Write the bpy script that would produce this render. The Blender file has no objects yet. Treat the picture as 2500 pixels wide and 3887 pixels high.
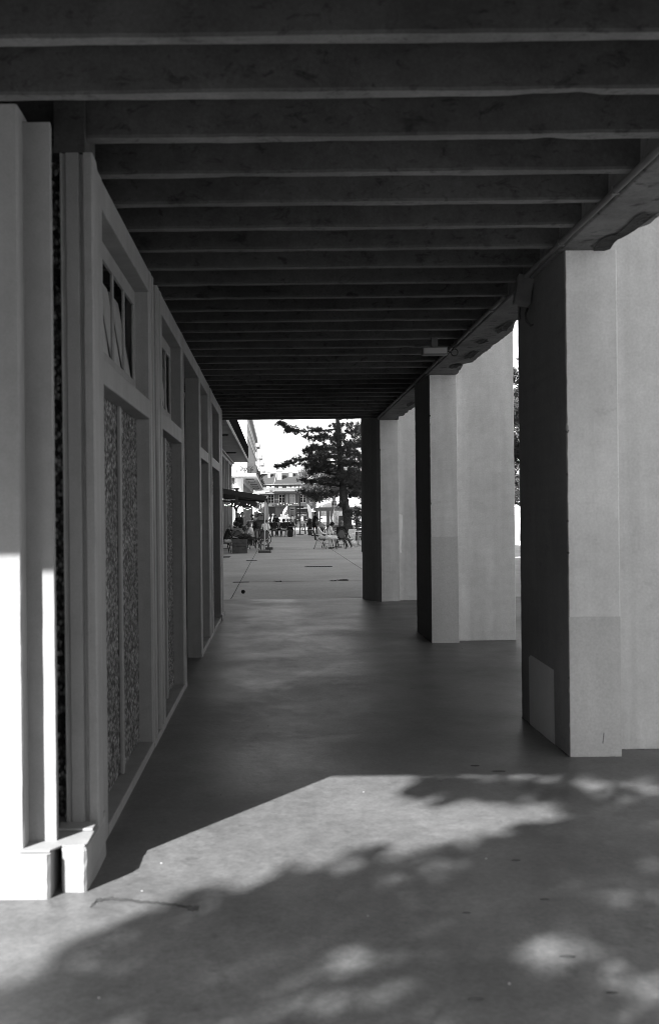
import bpy, math, random
import numpy as np
from mathutils import Vector, Matrix
random.seed(7); rng = np.random.default_rng(7)
SC = bpy.context.scene
COL = SC.collection
PI = math.pi
R = math.radians

# ------------------------------------------------------------------ survey of the place
# measured positions: eye point 1.62 m above the paving, corridor runs along +Y
H = 1.62; F = 2246.0; VX, VY, ROLL = 646.0, 1204.0, 0.0105
def U(px, py):
    rx, rz = px - VX, VY - py
    return rx*math.cos(ROLL) + rz*math.sin(ROLL), -rx*math.sin(ROLL) + rz*math.cos(ROLL)
def at(px, py, d):
    x, z = U(px, py); return Vector((x/F*d, d, H + z/F*d))
def C(cx, cy): return 505.1 + cx*0.232, 973.3 + cy*0.232       # the survey's plaza sheet
def cat(cx, cy, d): return at(*C(cx, cy), d)
def cgnd(cx, cy):
    x, z = U(*C(cx, cy)); d = -H*F/z
    return Vector((x/F*d, d, 0))
def cx2x(cx, d): return cat(cx, 994, d).x
def cy2z(cy, d): return cat(607, cy, d).z

SUN_DIR = Vector((0.6, 0.8, -0.64)).normalized()               # direction the light travels

# ------------------------------------------------------------------ materials (all grey)
def nt(name):
    m = bpy.data.materials.new(name); m.use_nodes = True
    t = m.node_tree; t.nodes.clear()
    o = t.nodes.new('ShaderNodeOutputMaterial'); b = t.nodes.new('ShaderNodeBsdfPrincipled')
    t.links.new(b.outputs[0], o.inputs[0])
    return m, t, b
def N(t, kind, **kw):
    n = t.nodes.new(kind)
    for k, v in kw.items(): setattr(n, k, v)
    return n
def g3(v): return (v, v, v, 1)
def ramp(t, src, p0, v0, p1, v1):
    r = N(t, 'ShaderNodeMapRange'); r.inputs[1].default_value = p0; r.inputs[2].default_value = p1
    r.inputs[3].default_value = v0; r.inputs[4].default_value = v1
    t.links.new(src, r.inputs[0]); return r.outputs[0]
def mul(t, a, b, op='MULTIPLY'):
    m = N(t, 'ShaderNodeMath', operation=op)
    for i, s in enumerate((a, b)):
        if isinstance(s, (int, float)): m.inputs[i].default_value = s
        else: t.links.new(s, m.inputs[i])
    return m.outputs[0]
def noise(t, vec, scale, detail=4, rough=.55, stretch=None, dist=0):
    n = N(t, 'ShaderNodeTexNoise'); n.inputs['Scale'].default_value = scale
    n.inputs['Detail'].default_value = detail; n.inputs['Roughness'].default_value = rough
    n.inputs['Distortion'].default_value = dist
    if stretch:
        mp = N(t, 'ShaderNodeMapping'); mp.inputs['Scale'].default_value = stretch
        t.links.new(vec, mp.inputs['Vector']); vec = mp.outputs[0]
    t.links.new(vec, n.inputs['Vector']); return n.outputs[0]
def concrete(name, base, patch=.18, grain=.12, gscale=90, streak=0, spots=0, bump=.25, bdist=.004, rough=.85, pscale=.9, spec=.3, world=False):
    m, t, b = nt(name)
    if world: co = N(t, 'ShaderNodeNewGeometry').outputs['Position']
    else: co = N(t, 'ShaderNodeTexCoord').outputs['Object']
    v = ramp(t, noise(t, co, pscale, 6, .62), .25, 1-patch, .75, 1+patch)
    v = mul(t, v, ramp(t, noise(t, co, gscale, 3, .6), .3, 1-grain, .7, 1+grain))
    v = mul(t, v, ramp(t, noise(t, co, 9, 5, .65), .3, 1-patch*.6, .7, 1+patch*.6))
    if streak:
        v = mul(t, v, ramp(t, noise(t, co, 5, 5, .6, (1, 1, .06), .3), .35, 1-streak, .62, 1))
    if spots:
        v = mul(t, v, ramp(t, noise(t, co, 5.5, 7, .68, (1, 1, 1.6), .4), .60, 1, .72, 1-spots))
        if spots > .4: v = mul(t, v, ramp(t, noise(t, co, 12, 6, .7, (.7, 1, 1.2), .6), .56, 1, .66, 1-spots*.95))
        v = mul(t, v, ramp(t, noise(t, co, 1.7, 5, .6), .45, 1, .7, 1-spots*.5))
    v = mul(t, v, base)
    c = N(t, 'ShaderNodeCombineColor')
    for i in range(3): t.links.new(v, c.inputs[i])
    t.links.new(c.outputs[0], b.inputs['Base Color'])
    b.inputs['Roughness'].default_value = rough; b.inputs['Specular IOR Level'].default_value = spec
    if bump:
        bp = N(t, 'ShaderNodeBump'); bp.inputs['Strength'].default_value = bump; bp.inputs['Distance'].default_value = bdist
        h = mul(t, noise(t, co, gscale*.7, 4, .65), noise(t, co, 14, 5, .6), 'ADD')
        t.links.new(h, bp.inputs['Height']); t.links.new(bp.outputs[0], b.inputs['Normal'])
    return m
def polish(m, lo, hi):
    t = m.node_tree; b = next(n for n in t.nodes if n.type == 'BSDF_PRINCIPLED'); co = N(t, 'ShaderNodeNewGeometry').outputs['Position']
    n = mul(t, noise(t, co, .9, 6, .6, None, .4), mul(t, noise(t, co, 9, 5, .7), .5), 'ADD')
    t.links.new(ramp(t, n, .55, lo, .95, hi), b.inputs['Roughness']); return m
def plain(name, base, rough=.7, metal=0, var=.12, vscale=12, spec=.3, bump=0):
    m, t, b = nt(name)
    co = N(t, 'ShaderNodeTexCoord').outputs['Object']
    v = mul(t, ramp(t, noise(t, co, vscale, 5, .6), .3, 1-var, .7, 1+var), base)
    c = N(t, 'ShaderNodeCombineColor')
    for i in range(3): t.links.new(v, c.inputs[i])
    t.links.new(c.outputs[0], b.inputs['Base Color'])
    b.inputs['Roughness'].default_value = rough; b.inputs['Metallic'].default_value = metal
    b.inputs['Specular IOR Level'].default_value = spec
    if bump:
        bp = N(t, 'ShaderNodeBump'); bp.inputs['Strength'].default_value = bump; bp.inputs['Distance'].default_value = .01
        t.links.new(noise(t, co, vscale*3, 5), bp.inputs['Height']); t.links.new(bp.outputs[0], b.inputs['Normal'])
    return m
def aggregate(name, scale, lo, hi, gamma=2.0):
    m, t, b = nt(name)
    co = N(t, 'ShaderNodeTexCoord').outputs['Object']
    mp = N(t, 'ShaderNodeMapping'); mp.inputs['Scale'].default_value = (1, 1, .7); t.links.new(co, mp.inputs[0])
    vo = N(t, 'ShaderNodeTexVoronoi'); vo.inputs['Scale'].default_value = scale; t.links.new(mp.outputs[0], vo.inputs['Vector'])
    s = N(t, 'ShaderNodeSeparateColor'); t.links.new(vo.outputs['Color'], s.inputs[0])
    p = mul(t, s.outputs[0], gamma, 'POWER')
    v = ramp(t, p, 0, lo, 1, hi)
    v = mul(t, v, ramp(t, vo.outputs['Distance'], 0.15, 1, .7, .25))
    v = mul(t, v, ramp(t, noise(t, co, 2.2, 4), .3, .75, .7, 1.25))
    c = N(t, 'ShaderNodeCombineColor')
    for i in range(3): t.links.new(v, c.inputs[i])
    t.links.new(c.outputs[0], b.inputs['Base Color']); b.inputs['Roughness'].default_value = .75
    bp = N(t, 'ShaderNodeBump'); bp.inputs['Strength'].default_value = .8; bp.inputs['Distance'].default_value = .012; bp.invert = True
    t.links.new(vo.outputs['Distance'], bp.inputs['Height']); t.links.new(bp.outputs[0], b.inputs['Normal'])
    return m
def woven(name, a, bv, scale):
    m, t, b = nt(name)
    co = N(t, 'ShaderNodeTexCoord').outputs['Object']
    ch = N(t, 'ShaderNodeTexChecker'); ch.inputs['Scale'].default_value = scale
    ch.inputs[1].default_value = g3(a); ch.inputs[2].default_value = g3(bv)
    t.links.new(co, ch.inputs['Vector']); t.links.new(ch.outputs[0], b.inputs['Base Color']); b.inputs['Roughness'].default_value = .6
    return m
def emit(name, s):
    m, t, b = nt(name); b.inputs['Base Color'].default_value = g3(.8)
    b.inputs['Emission Color'].default_value = g3(1); b.inputs['Emission Strength'].default_value = s; return m
def glass(name, base=.02, rough=.05):
    m, t, b = nt(name); b.inputs['Base Color'].default_value = g3(base); b.inputs['Roughness'].default_value = rough
    b.inputs['Specular IOR Level'].default_value = .6; return m

M = dict(
    paint=concrete('painted_wall', .25, .10, .06, 110, .16, .12, .25, .003, .6, .8),
    pier=concrete('pier_plaster', .63, .10, .08, 60, .14, .14, .22, .004, .85, 1.1, world=True),
    pierdark=concrete('pier_patch', .50, .06, .09, 70, .08, 0, .35, .004, .85, world=True),
    pierside=concrete('pier_inner_paint_shade', .155, .10, .09, 70, .12, .25, .35, .004, .85, 1.1, world=True),  # grey inner paint deepened: shade of the passage side put into the colour
    pierlight=concrete('pier_repaint', .37, .05, .07, 70, .05, .1, .2, .004, .8, world=True),
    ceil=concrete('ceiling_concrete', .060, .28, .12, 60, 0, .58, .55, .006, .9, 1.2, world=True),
    ceilbounce=concrete('beam_underside_bounce', .14, .2, .12, 60, 0, .5, .5, .005, .9, 1.6, world=True),  # light bounced off the sunlit floor put into the paler underside colour
    soffit=concrete('spalled_soffit', .15, .22, .12, 50, 0, .7, .6, .008, .9, 2.0, world=True),
    rubble=concrete('broken_concrete', .045, .4, .4, 45, 0, .6, 1, .02, .95, 3, world=True),
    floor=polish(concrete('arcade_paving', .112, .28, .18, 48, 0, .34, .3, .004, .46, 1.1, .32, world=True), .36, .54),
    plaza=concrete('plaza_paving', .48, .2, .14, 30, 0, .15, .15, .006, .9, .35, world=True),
    joint=plain('joint_dark', .03, .95),
    agg=aggregate('pebbledash', 64, .012, .68, 2.6), agg2=aggregate('washed_aggregate', 30, .1, .4, 1.2),
    stone=concrete('white_facade', .45, .05, .05, 30, .12, 0, .1, .004, .8, .5),
    grey=concrete('grey_facade', .22, .10, .08, 20, .18, 0, .2, .006, .85, .5),
    dim=concrete('weathered_panel', .12, .14, .1, 20, .2, 0, .2, .006, .85, .5),
    soff2=concrete('balcony_concrete', .20, .14, .06, 12, 0, .3, .2, .005, .85, .5),
    slate=concrete('roof_slate', .042, .10, .15, 14, .1, 0, .3, .01, .7, .5),
    metal=plain('dark_metal', .03, .5), steel=plain('steel', .6, .3, .8), white=plain('white_paint', .8, .5, var=.04),
    greypaint=plain('grey_casing', .34, .5, var=.06), midmetal=plain('grey_metal', .12, .5), raild=plain('dull_rail', .012, 1.0, spec=0), darkcase=plain('dark_casing', .13, .5), chim=concrete('chimney_render', .17, .1, .08, 20, .1), rail=concrete('pale_rail', .13, .08, .05, 20), attic=concrete('attic_wall', .16, .08, .05, 20), awn=plain('awning_cloth', .02, .8),
    wood=plain('planter_wood', .085, .75, var=.35, vscale=7), wood2=plain('pergola_timber', .17, .8, var=.25, vscale=6),
    slatw=plain('slat_timber', .035, .7, var=.3), rattan=plain('dark_cane', .04, .45), weave=woven('cane_weave', .13, .05, 60),
    bark=plain('pine_bark', .06, .95, var=.5, vscale=14, bump=1), pale=plain('pale_bark', .42, .8, var=.35, vscale=5),
    needle=plain('pine_needles', .035, .6, var=.4, vscale=3), needle2=plain('young_needles', .05, .6, var=.4, vscale=3),
    leaf=plain('leaf_green', .05, .55, var=.5, vscale=2.5), herb=plain('herbs', .035, .8, var=.4),
    glass=glass('window_glass'), lglass=plain('pale_glass', .3, .08, spec=.8), bulb=emit('lit_bulb', 3),
    block=concrete('ballast_block', .09, .2, .2, 40), canvas=plain('white_canvas', .85, .8, var=.03), rubber=plain('tyre_rubber', .02, .7),
    screenm=concrete('faded_screen', .6, .45, .1, 20, 0, .4, 0, pscale=2.5), ink=plain('ink', .03, .6), pot=plain('painted_pot', .4, .6),
    dry=plain('dry_grass', .05, .9, var=.4), debris=plain('pale_chip', .24, .8), crackm=plain('crack_dirt', .045, .95, var=.4, vscale=30), grille=plain('iron_grate', .06, .6),
)
def tone(v, kind=''):
    k = 'cloth_%s_%03d' % (kind, int(v*1000))
    if k not in M: M[k] = plain(k, v, .85, var=.14, vscale=14, bump=.25)
    return M[k]

# ------------------------------------------------------------------ mesh helpers
class MB:
    def __init__(s): s.v = []; s.f = []; s.mi = []; s.sm = []
    def add(s, verts, faces, mi=0, smooth=False):
        o = len(s.v); s.v += [tuple(p) for p in verts]
        for f in faces: s.f.append(tuple(i+o for i in f)); s.mi.append(mi); s.sm.append(smooth)
    def box(s, a, b, mi=0, rot=None, c=None):
        x0, y0, z0 = a; x1, y1, z1 = b
        vs = [Vector(p) for p in ((x0,y0,z0),(x1,y0,z0),(x1,y1,z0),(x0,y1,z0),(x0,y0,z1),(x1,y0,z1),(x1,y1,z1),(x0,y1,z1))]
        if rot is not None:
            c = Vector(c) if c is not None else sum(vs, Vector())/8
            vs = [c + rot @ (p-c) for p in vs]
        s.add(vs, [(0,3,2,1),(4,5,6,7),(0,1,5,4),(1,2,6,5),(2,3,7,6),(3,0,4,7)], mi)
    def bar(s, p, q, w, h=None, mi=0):
        p, q = Vector(p), Vector(q); h = h or w; d = (q-p).normalized()
        u = d.cross(Vector((0,0,1)));
        if u.length < 1e-4: u = Vector((1,0,0))
        u.normalize(); n = u.cross(d).normalized()
        vs = []
        for e in (p, q):
            for su, sn in ((-1,-1),(1,-1),(1,1),(-1,1)): vs.append(e + u*su*w/2 + n*sn*h/2)
        s.add(vs, [(0,1,2,3),(7,6,5,4),(0,4,5,1),(1,5,6,2),(2,6,7,3),(3,7,4,0)], mi)
    def tube(s, pts, r, n=8, mi=0, closed=False, smooth=True):
        pts = [Vector(p) for p in pts]; k = len(pts)
        rs = r if isinstance(r, (list, tuple)) else [r]*k
        rings = []; ref = None
        for i, p in enumerate(pts):
            a = pts[(i-1) % k] if (closed or i > 0) else p; b = pts[(i+1) % k] if (closed or i < k-1) else p
            d = (b-a).normalized()
            if ref is None:
                ref = d.orthogonal().normalized()
            ref = (ref - d*ref.dot(d))
            if ref.length < 1e-5: ref = d.orthogonal()
            ref.normalize(); w = d.cross(ref)
            rings.append([p + (ref*math.cos(2*PI*j/n) + w*math.sin(2*PI*j/n))*rs[i] for j in range(n)])
        vs = [q for rg in rings for q in rg]; fs = []
        for i in range(k if closed else k-1):
            i2 = (i+1) % k
            for j in range(n):
                j2 = (j+1) % n; fs.append((i*n+j, i*n+j2, i2*n+j2, i2*n+j))
        if not closed: fs += [tuple(reversed(range(n))), tuple(range((k-1)*n, k*n))]
        s.add(vs, fs, mi, smooth)
    def ball(s, c, r, nu=10, nv=7, mi=0, keep=None):
        c = Vector(c); r = r if isinstance(r, (tuple, list, Vector)) else (r, r, r)
        vs = [c + Vector((0,0,-r[2]))]
        for i in range(1, nv):
            t = -PI/2 + PI*i/nv
            for j in range(nu):
                a = 2*PI*j/nu; vs.append(c + Vector((r[0]*math.cos(t)*math.cos(a), r[1]*math.cos(t)*math.sin(a), r[2]*math.sin(t))))
        vs.append(c + Vector((0,0,r[2]))); fs = []
        for j in range(nu):
            j2 = (j+1) % nu; fs.append((0, 1+j2, 1+j)); L = 1+(nv-2)*nu; fs.append((L+j, L+j2, len(vs)-1))
            for i in range(nv-2): fs.append((1+i*nu+j, 1+i*nu+j2, 1+(i+1)*nu+j2, 1+(i+1)*nu+j))
        if keep: fs = [f for f in fs if keep(sum((vs[i] for i in f), Vector())/len(f))]
        s.add(vs, fs, mi, True)
    def lathe(s, c, prof, n=16, mi=0):
        c = Vector(c); vs = []; fs = []
        for r, z in prof:
            for j in range(n): vs.append(c + Vector((r*math.cos(2*PI*j/n), r*math.sin(2*PI*j/n), z)))
        for i in range(len(prof)-1):
            for j in range(n):
                j2 = (j+1) % n; fs.append((i*n+j, i*n+j2, (i+1)*n+j2, (i+1)*n+j))
        fs += [tuple(reversed(range(n))), tuple(range((len(prof)-1)*n, len(prof)*n))]
        s.add(vs, fs, mi, True)
    def loft(s, rings, mi=0, smooth=False, cap=True):
        n = len(rings[0]); vs = [p for r in rings for p in r]; fs = []
        for i in range(len(rings)-1):
            for j in range(n):
                j2 = (j+1) % n; fs.append((i*n+j, i*n+j2, (i+1)*n+j2, (i+1)*n+j))
        if cap: fs += [tuple(reversed(range(n))), tuple(range((len(rings)-1)*n, len(rings)*n))]
        s.add(vs, fs, mi, smooth)
    def prism(s, poly, z0, z1, mi=0, n=1, jit=0):
        rings = []
        for i in range(n+1):
            z = z0 + (z1-z0)*i/n
            rings.append([(x + (random.gauss(0, jit) if 0 < i < n else 0), y + (random.gauss(0, jit) if 0 < i < n else 0), z) for x, y in poly])
        s.loft(rings, mi)
    def build(s, name, mats, parent=None, bevel=0):
        me = bpy.data.meshes.new(name); me.from_pydata(s.v, [], s.f)
        mats = mats if isinstance(mats, (list, tuple)) else [mats]
        for m in mats: me.materials.append(m if not isinstance(m, str) else M[m])
        me.polygons.foreach_set('material_index', s.mi); me.polygons.foreach_set('use_smooth', s.sm); me.update()
        o = bpy.data.objects.new(name, me); COL.objects.link(o)
        if parent:
            o.parent = parent
        if bevel:
            b = o.modifiers.new('bevel', 'BEVEL'); b.width = bevel; b.segments = 2; b.limit_method = 'ANGLE'; b.angle_limit = R(40)
        return o
def tag(o, label=None, cat=None, group=None, kind=None):
    if label: o['label'] = label
    if cat: o['category'] = cat
    if group: o['group'] = group
    if kind: o['kind'] = kind
    return o
def thing(name, label, cat, loc=(0,0,0), rz=0, group=None):
    o = bpy.data.objects.new(name, None); COL.objects.link(o); o.location = loc; o.rotation_euler = (0,0,rz)
    o.empty_display_size = .2
    return tag(o, label, cat, group)
def copy_tree(o, parent=None):
    c = o.copy(); COL.objects.link(c)
    if parent: c.parent = parent
    for ch in list(o.children): copy_tree(ch, c)
    return c
def chamf(x0, y0, x1, y1, c=.008):
    return [(x0+c,y0),(x1-c,y0),(x1,y0+c),(x1,y1-c),(x1-c,y1),(x0+c,y1),(x0,y1-c),(x0,y0+c)]

# ------------------------------------------------------------------ people (built first, while the scene is small)
def capsule_mesh(caps):
    mb = MB()
    for p, q, r0, r1, tg in caps:
        p, q = Vector(p), Vector(q); d = q-p; L = d.length
        if L < 1e-4: d = Vector((0,0,1)); q = p + d*1e-3
        d = d.normalized(); pts = []; rs = []
        for i in range(5):
            a = PI/2*(1-i/4); pts.append(p - d*r0*math.sin(a)); rs.append(max(r0*math.cos(a), .002))
        for i in range(5):
            a = PI/2*i/4; pts.append(q + d*r1*math.sin(a)); rs.append(max(r1*math.cos(a), .002))
        mb.tube(pts, rs, 10)
    return mb
def remeshed(caps, vox):
    mb = capsule_mesh(caps); o = mb.build('tmp', [])
    md = o.modifiers.new('r', 'REMESH'); md.mode = 'VOXEL'; md.voxel_size = vox
    sm = o.modifiers.new('s', 'SMOOTH'); sm.factor = .5; sm.iterations = 3
    dg = bpy.context.evaluated_depsgraph_get(); me = bpy.data.meshes.new_from_object(o.evaluated_get(dg))
    old = o.data; bpy.data.objects.remove(o); bpy.data.meshes.remove(old)
    n = len(me.vertices); co = np.empty(n*3); me.vertices.foreach_get('co', co); co = co.reshape(-1, 3)
    faces = [tuple(p.vertices) for p in me.polygons]; bpy.data.meshes.remove(me)
    cen = np.array([co[list(f)].mean(0) for f in faces])
    best = np.full(len(faces), 1e9); tags = np.zeros(len(faces), int)
    for i, (p, q, r0, r1, tg) in enumerate(caps):
        p, q = np.array(p), np.array(q); d = q-p; L2 = max(d@d, 1e-9)
        t = np.clip(((cen-p)@d)/L2, 0, 1); dist = np.linalg.norm(cen-(p+t[:,None]*d), axis=1) - (r0+(r1-r0)*t)
        k = dist < best; best[k] = dist[k]; tags[k] = tg
    return co, faces, tags
def ik(a, b, l1, l2, hint):
    a, b = Vector(a), Vector(b); d = b-a; L = min(max(d.length, .05), (l1+l2)*.995); u = d.normalized()
    b = a + u*L; x = (l1*l1 - l2*l2 + L*L)/(2*L); h = math.sqrt(max(l1*l1-x*x, 0))
    n = Vector(hint) - u*Vector(hint).dot(u); n.normalize()
    return a + u*x + n*h, b
SKIN, TOP, BOT, SHOE = 0, 1, 2, 3
def person(label, loc, yaw, pose='sit', lean=6, hands=None, feet=None, head=(0,0,0), look=0, hair='short', hairv=.03,
           skin=.28, top=.03, bot=.05, shoe=.05, sleeve=True, shorts=False, seat=.45, s=1.0, skirt=None, fem=False,
           glasses=False, cap=None, group=None, twist=0):
    hz = seat+.09 if pose == 'sit' else .92
    la = R(lean)
    def up(x, y, z):
        y2 = y*math.cos(la) + z*math.sin(la); z2 = z*math.cos(la) - y*math.sin(la)
        return Vector((x, y2, hz+z2))
    w = .165 if fem else .19
    neck = up(0, 0, .50); hc = up(head[0], .035+head[1], .665+head[2])
    sh = [up(-w, 0, .455), up(w, 0, .455)]; hip = [Vector((-.085, 0, hz)), Vector((.085, 0, hz))]
    if hands is None: hands = ((-.16,.30,hz+.10),(.16,.30,hz+.10)) if pose == 'sit' else ((-.24,.06,.78),(.24,.06,.78))
    if feet is None: feet = ((-.11,.45,.09),(.11,.45,.09)) if pose == 'sit' else ((-.10,0,.09),(.10,0,.09))
    tw = .012 if fem else 0
    caps = [(hip[0], hip[1], .10, .10, BOT), (up(-.06,0,.05), up(-.075,0,.30), .105, .10-tw, TOP), (up(.06,0,.05), up(.075,0,.30), .105, .10-tw, TOP),
            (up(-.08,.01,.22), up(-.10,0,.40), .10, .085, TOP), (up(.08,.01,.22), up(.10,0,.40), .10, .085, TOP),
            (sh[0], sh[1], .062, .062, TOP), (up(0,0,.40), neck, .09, .055, TOP), (neck, hc, .052, .055, SKIN)]
    lk = Matrix.Rotation(look, 3, 'Z'); fw = lk @ Vector((0, math.cos(la*.6), -math.sin(la*.6))); rt = lk @ Vector((1,0,0)); uv = rt.cross(fw)
    caps += [(hc - uv*.05 + fw*.02, hc + uv*.045 - fw*.012, .068, .090, SKIN), (hc-uv*.085+fw*.045, hc-uv*.06+fw*.05, .04, .045, SKIN),
             (hc + fw*.088 + uv*.005, hc + fw*.108 - uv*.028, .012, .017, SKIN)]
    for e in (-1, 1): caps.append((hc + rt*e*.088 - uv*.02, hc + rt*e*.090 + uv*.015, .016, .018, SKIN))
    fingers = MB()
    for i in (0, 1):
        e = -1 if i == 0 else 1
        el, wr = ik(sh[i], hands[i], .29, .255, (e*.6, -.4, -.8))
        caps.append((sh[i], el, .056, .044, TOP)); caps.append((el, wr, .042, .030, TOP if sleeve == 'long' else SKIN))
        d = (wr-el).normalized(); sd = d.cross(Vector((0,0,1)));
        if sd.length < .2: sd = d.cross(Vector((0,1,0)))
        sd.normalize(); nn = sd.cross(d)
        if nn.z > 0: nn = -nn
        caps.append((wr, wr + d*.07, .03, .032, SKIN))
        for k, (o, ln) in enumerate(((-.03,.062),(-.01,.075),(.01,.07),(.028,.055))):
            b = wr + d*.085 + sd*o; fingers.tube([b, b+d*ln*.5+nn*.006, b+d*ln*.85+nn*.028, b+d*ln*.8+nn*.045], [.010,.0095,.0085,.006], 5, 0)
        b = wr + d*.03 - sd*e*.03; fingers.tube([b, b+d*.03-sd*e*.03, b+d*.062-sd*e*.034+nn*.01], [.012,.011,.008], 5, 0)
        kn, an = ik(hip[i], feet[i], .43, .42, (e*.12, 1, .25))
        caps.append((hip[i], kn, .092, .062, BOT)); caps.append((kn, an, .058, .040, SKIN if shorts else BOT))
        toe = an + Vector((e*.03, .15, -.045)); caps.append((an + Vector((0,-.03,-.035)), toe, .042, .036, SHOE))
    co, fs, tg = remeshed(caps, .021)
    mb = MB(); mb.v = [tuple(p) for p in co]; mb.f = fs; mb.mi = [int(x) for x in tg]; mb.sm = [True]*len(fs)
    mb.add(fingers.v, fingers.f, SKIN, True)
    for e in (-1, 1): mb.ball(hc + fw*.082 + rt*e*.034 + uv*.012, .011, 6, 4, 4)
    mb.bar(hc + fw*.092 - uv*.055 - rt*.022, hc + fw*.092 - uv*.055 + rt*.022, .012, .006, 4)
    o = mb.build('person', [tone(skin,'skin'), tone(top,'top'), tone(bot,'bottom'), tone(shoe,'shoe'), M['ink']])
    tag(o, label, 'person', group)
    if hair:
        hb = MB(); Rm = Matrix((rt, fw, uv)).transposed()
        cc = hc + uv*.012 - fw*.012
        tmp = MB(); tmp.ball((0,0,0), (.100,.108,.112), 16, 12)
        def keep(p, lim=.25): return (p.z/.112 - p.y/.108*.9) > (-.15 if hair != 'bald' else .2)
        vs = [cc + Rm @ Vector(p) for p in tmp.v]
        fk = [f for f in tmp.f if keep(sum((Vector(tmp.v[i]) for i in f), Vector())/len(f))]
        if hair != 'bald': hb.add(vs, fk, 0, True)
        if hair == 'long':
            hb.tube([cc-fw*.05+uv*.03, cc-fw*.085-uv*.10, cc-fw*.075-uv*.24, cc-fw*.06-uv*.34], [.09,.10,.095,.05], 10)
        if hair == 'bun': hb.ball(cc-fw*.115+uv*.03, .05)
        if hair == 'curly':
            for k in range(26):
                v = Vector((random.gauss(0,1), random.gauss(-.6,.8), random.gauss(.7,.7))).normalized()
                hb.ball(cc + Rm @ (v*.095), random.uniform(.03,.045), 6, 4)
        if hb.f: hb.build('hair', tone(hairv,'hair'), o)
    if glasses:
        gb = MB()
        for e in (-1, 1):
            gb.ball(hc+fw*.095+rt*e*.036+uv*.012, (.026,.026,.02), 8, 5); gb.bar(hc+fw*.08+rt*e*.06+uv*.014, hc-fw*.01+rt*e*.094+uv*.016, .007)
        gb.build('sunglasses', M['ink'], o)
    if cap is not None:
        kb = MB(); kb.ball(hc+uv*.035, (.106,.112,.09), 14, 8, keep=lambda p: p.z > (hc+uv*.03).z)
        b = hc+uv*.05+fw*.09; kb.add([b-rt*.07, b+rt*.07, b+rt*.05+fw*.08-uv*.012, b-rt*.05+fw*.08-uv*.012, b-rt*.07-uv*.01, b+rt*.07-uv*.01, b+rt*.05+fw*.08-uv*.02, b-rt*.05+fw*.08-uv*.02],
               [(0,1,2,3),(7,6,5,4),(0,4,5,1),(1,5,6,2),(2,6,7,3),(3,7,4,0)])
        kb.build('cap', tone(cap,'cap'), o)
    if skirt is not None:
        if pose == 'sit':
            kn = [ik(hip[i], feet[i], .43, .42, (0,1,.25))[0] for i in (0,1)]; mid = (kn[0]+kn[1])/2
            dn = Vector((mid.x, mid.y+.06, .26))
            cs = [(hip[0], kn[0], .12, .095, 0), (hip[1], kn[1], .12, .095, 0), (kn[0], kn[1], .095, .095, 0), (kn[0]+Vector((-.02,.02,0)), dn+Vector((-.13,0,0)), .09, .06, 0),
                  (kn[1]+Vector((.02,.02,0)), dn+Vector((.15,.02,-.03)), .09, .06, 0), (mid, dn, .10, .07, 0)]
        else: cs = [(Vector((0,0,hz+.1)), Vector((0,0,.5)), .13, .22, 0)]
        c2, f2, t2 = remeshed(cs, .022); kb = MB(); kb.v = [tuple(p) for p in c2]; kb.f = f2; kb.mi = [0]*len(f2); kb.sm = [True]*len(f2)
        kb.build('skirt', tone(skirt,'skirt'), o)
    o.location = loc; o.rotation_euler = (0, 0, yaw); o.scale = (s, s, s)
    return o
LFT, RGT, AWAY, CAM = PI/2, -PI/2, 0.0, PI
g = 'people seated at the cafe tables on the left'
gb_ = 'people around the picnic tables'
gw = 'people in bright white clothes in the sun'
# left terrace
P_MAN = Vector((cx2x(92, 40.9), 40.9, 0))
person('grey-haired man leaning his cheek on his hand beside the wooden planter, seated in pale shorts', P_MAN, RGT+.25, lean=16, hands=((-.10,.24,1.12),(.12,.46,.66)), head=(0,.05,-.03),
       hair='bald', skin=.22, top=.025, bot=.42, shoe=.35, shorts=True, feet=((-.1,.50,.09),(.12,.44,.09)), group=g)
P_W1 = Vector((cx2x(368, 45.6), 45.6, 0))
person('woman with short fair hair and dark glasses in a loose pale shirt by the planter', P_W1, LFT-.35, lean=14, hair='curly', hairv=.24, skin=.25, top=.88, bot=.12, sleeve='long', fem=True,
       glasses=True, hands=((-.12,.40,.78),(.16,.36,.80)), group=g)
P_D1 = Vector((cx2x(214, 43.2), 43.2, 0))
person('dark-haired person in a light patterned top seated right behind the planter, back turned', P_D1, AWAY+.1, lean=4, hair='curly', hairv=.03, skin=.2, top=.2, bot=.06, fem=True, group=g)
P_G1 = Vector((cx2x(172, 47.5), 47.5, 0))
person('seated man with grey hair and a black top at the back of the left terrace', P_G1, RGT+.3, lean=6, hair='short', hairv=.22, skin=.2, top=.015, bot=.03, group=g)
P_D2 = Vector((cx2x(402, 50.5), 50.5, 0))
person('person with long black hair and black top behind the woman in the loose pale shirt', P_D2, AWAY+.3, lean=4, hair='long', hairv=.012, skin=.2, top=.015, bot=.02, fem=True, group=g)
P_S1 = Vector((cx2x(236, 52.5), 52.5, 0))
person('standing person in dark clothes looking down at held hands under the black awning', P_S1, CAM-.35, 'stand', lean=7, hands=((-.05,.28,1.12),(.07,.28,1.14)), head=(0,.06,-.03), hair='long', hairv=.03,
       skin=.2, top=.018, bot=.015, sleeve='long', fem=True, s=1.05)
P_S2 = Vector((cx2x(262, 54.5), 54.5, 0))
person('taller man in a grey shirt standing close behind the dark-clothed person under the awning', P_S2, CAM+.3, 'stand', lean=2, hair='short', hairv=.02, skin=.2, top=.18, bot=.03, s=1.06)
P_S3 = Vector((cx2x(372, 70), 70, 0))
person('dark silhouetted waiter standing far back under the string lights by the shop wall', P_S3, LFT, 'stand', lean=4, hair='short', hairv=.015, skin=.12, top=.02, bot=.02)
P_WS = Vector((cx2x(497, 62), 62, 0))
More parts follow.
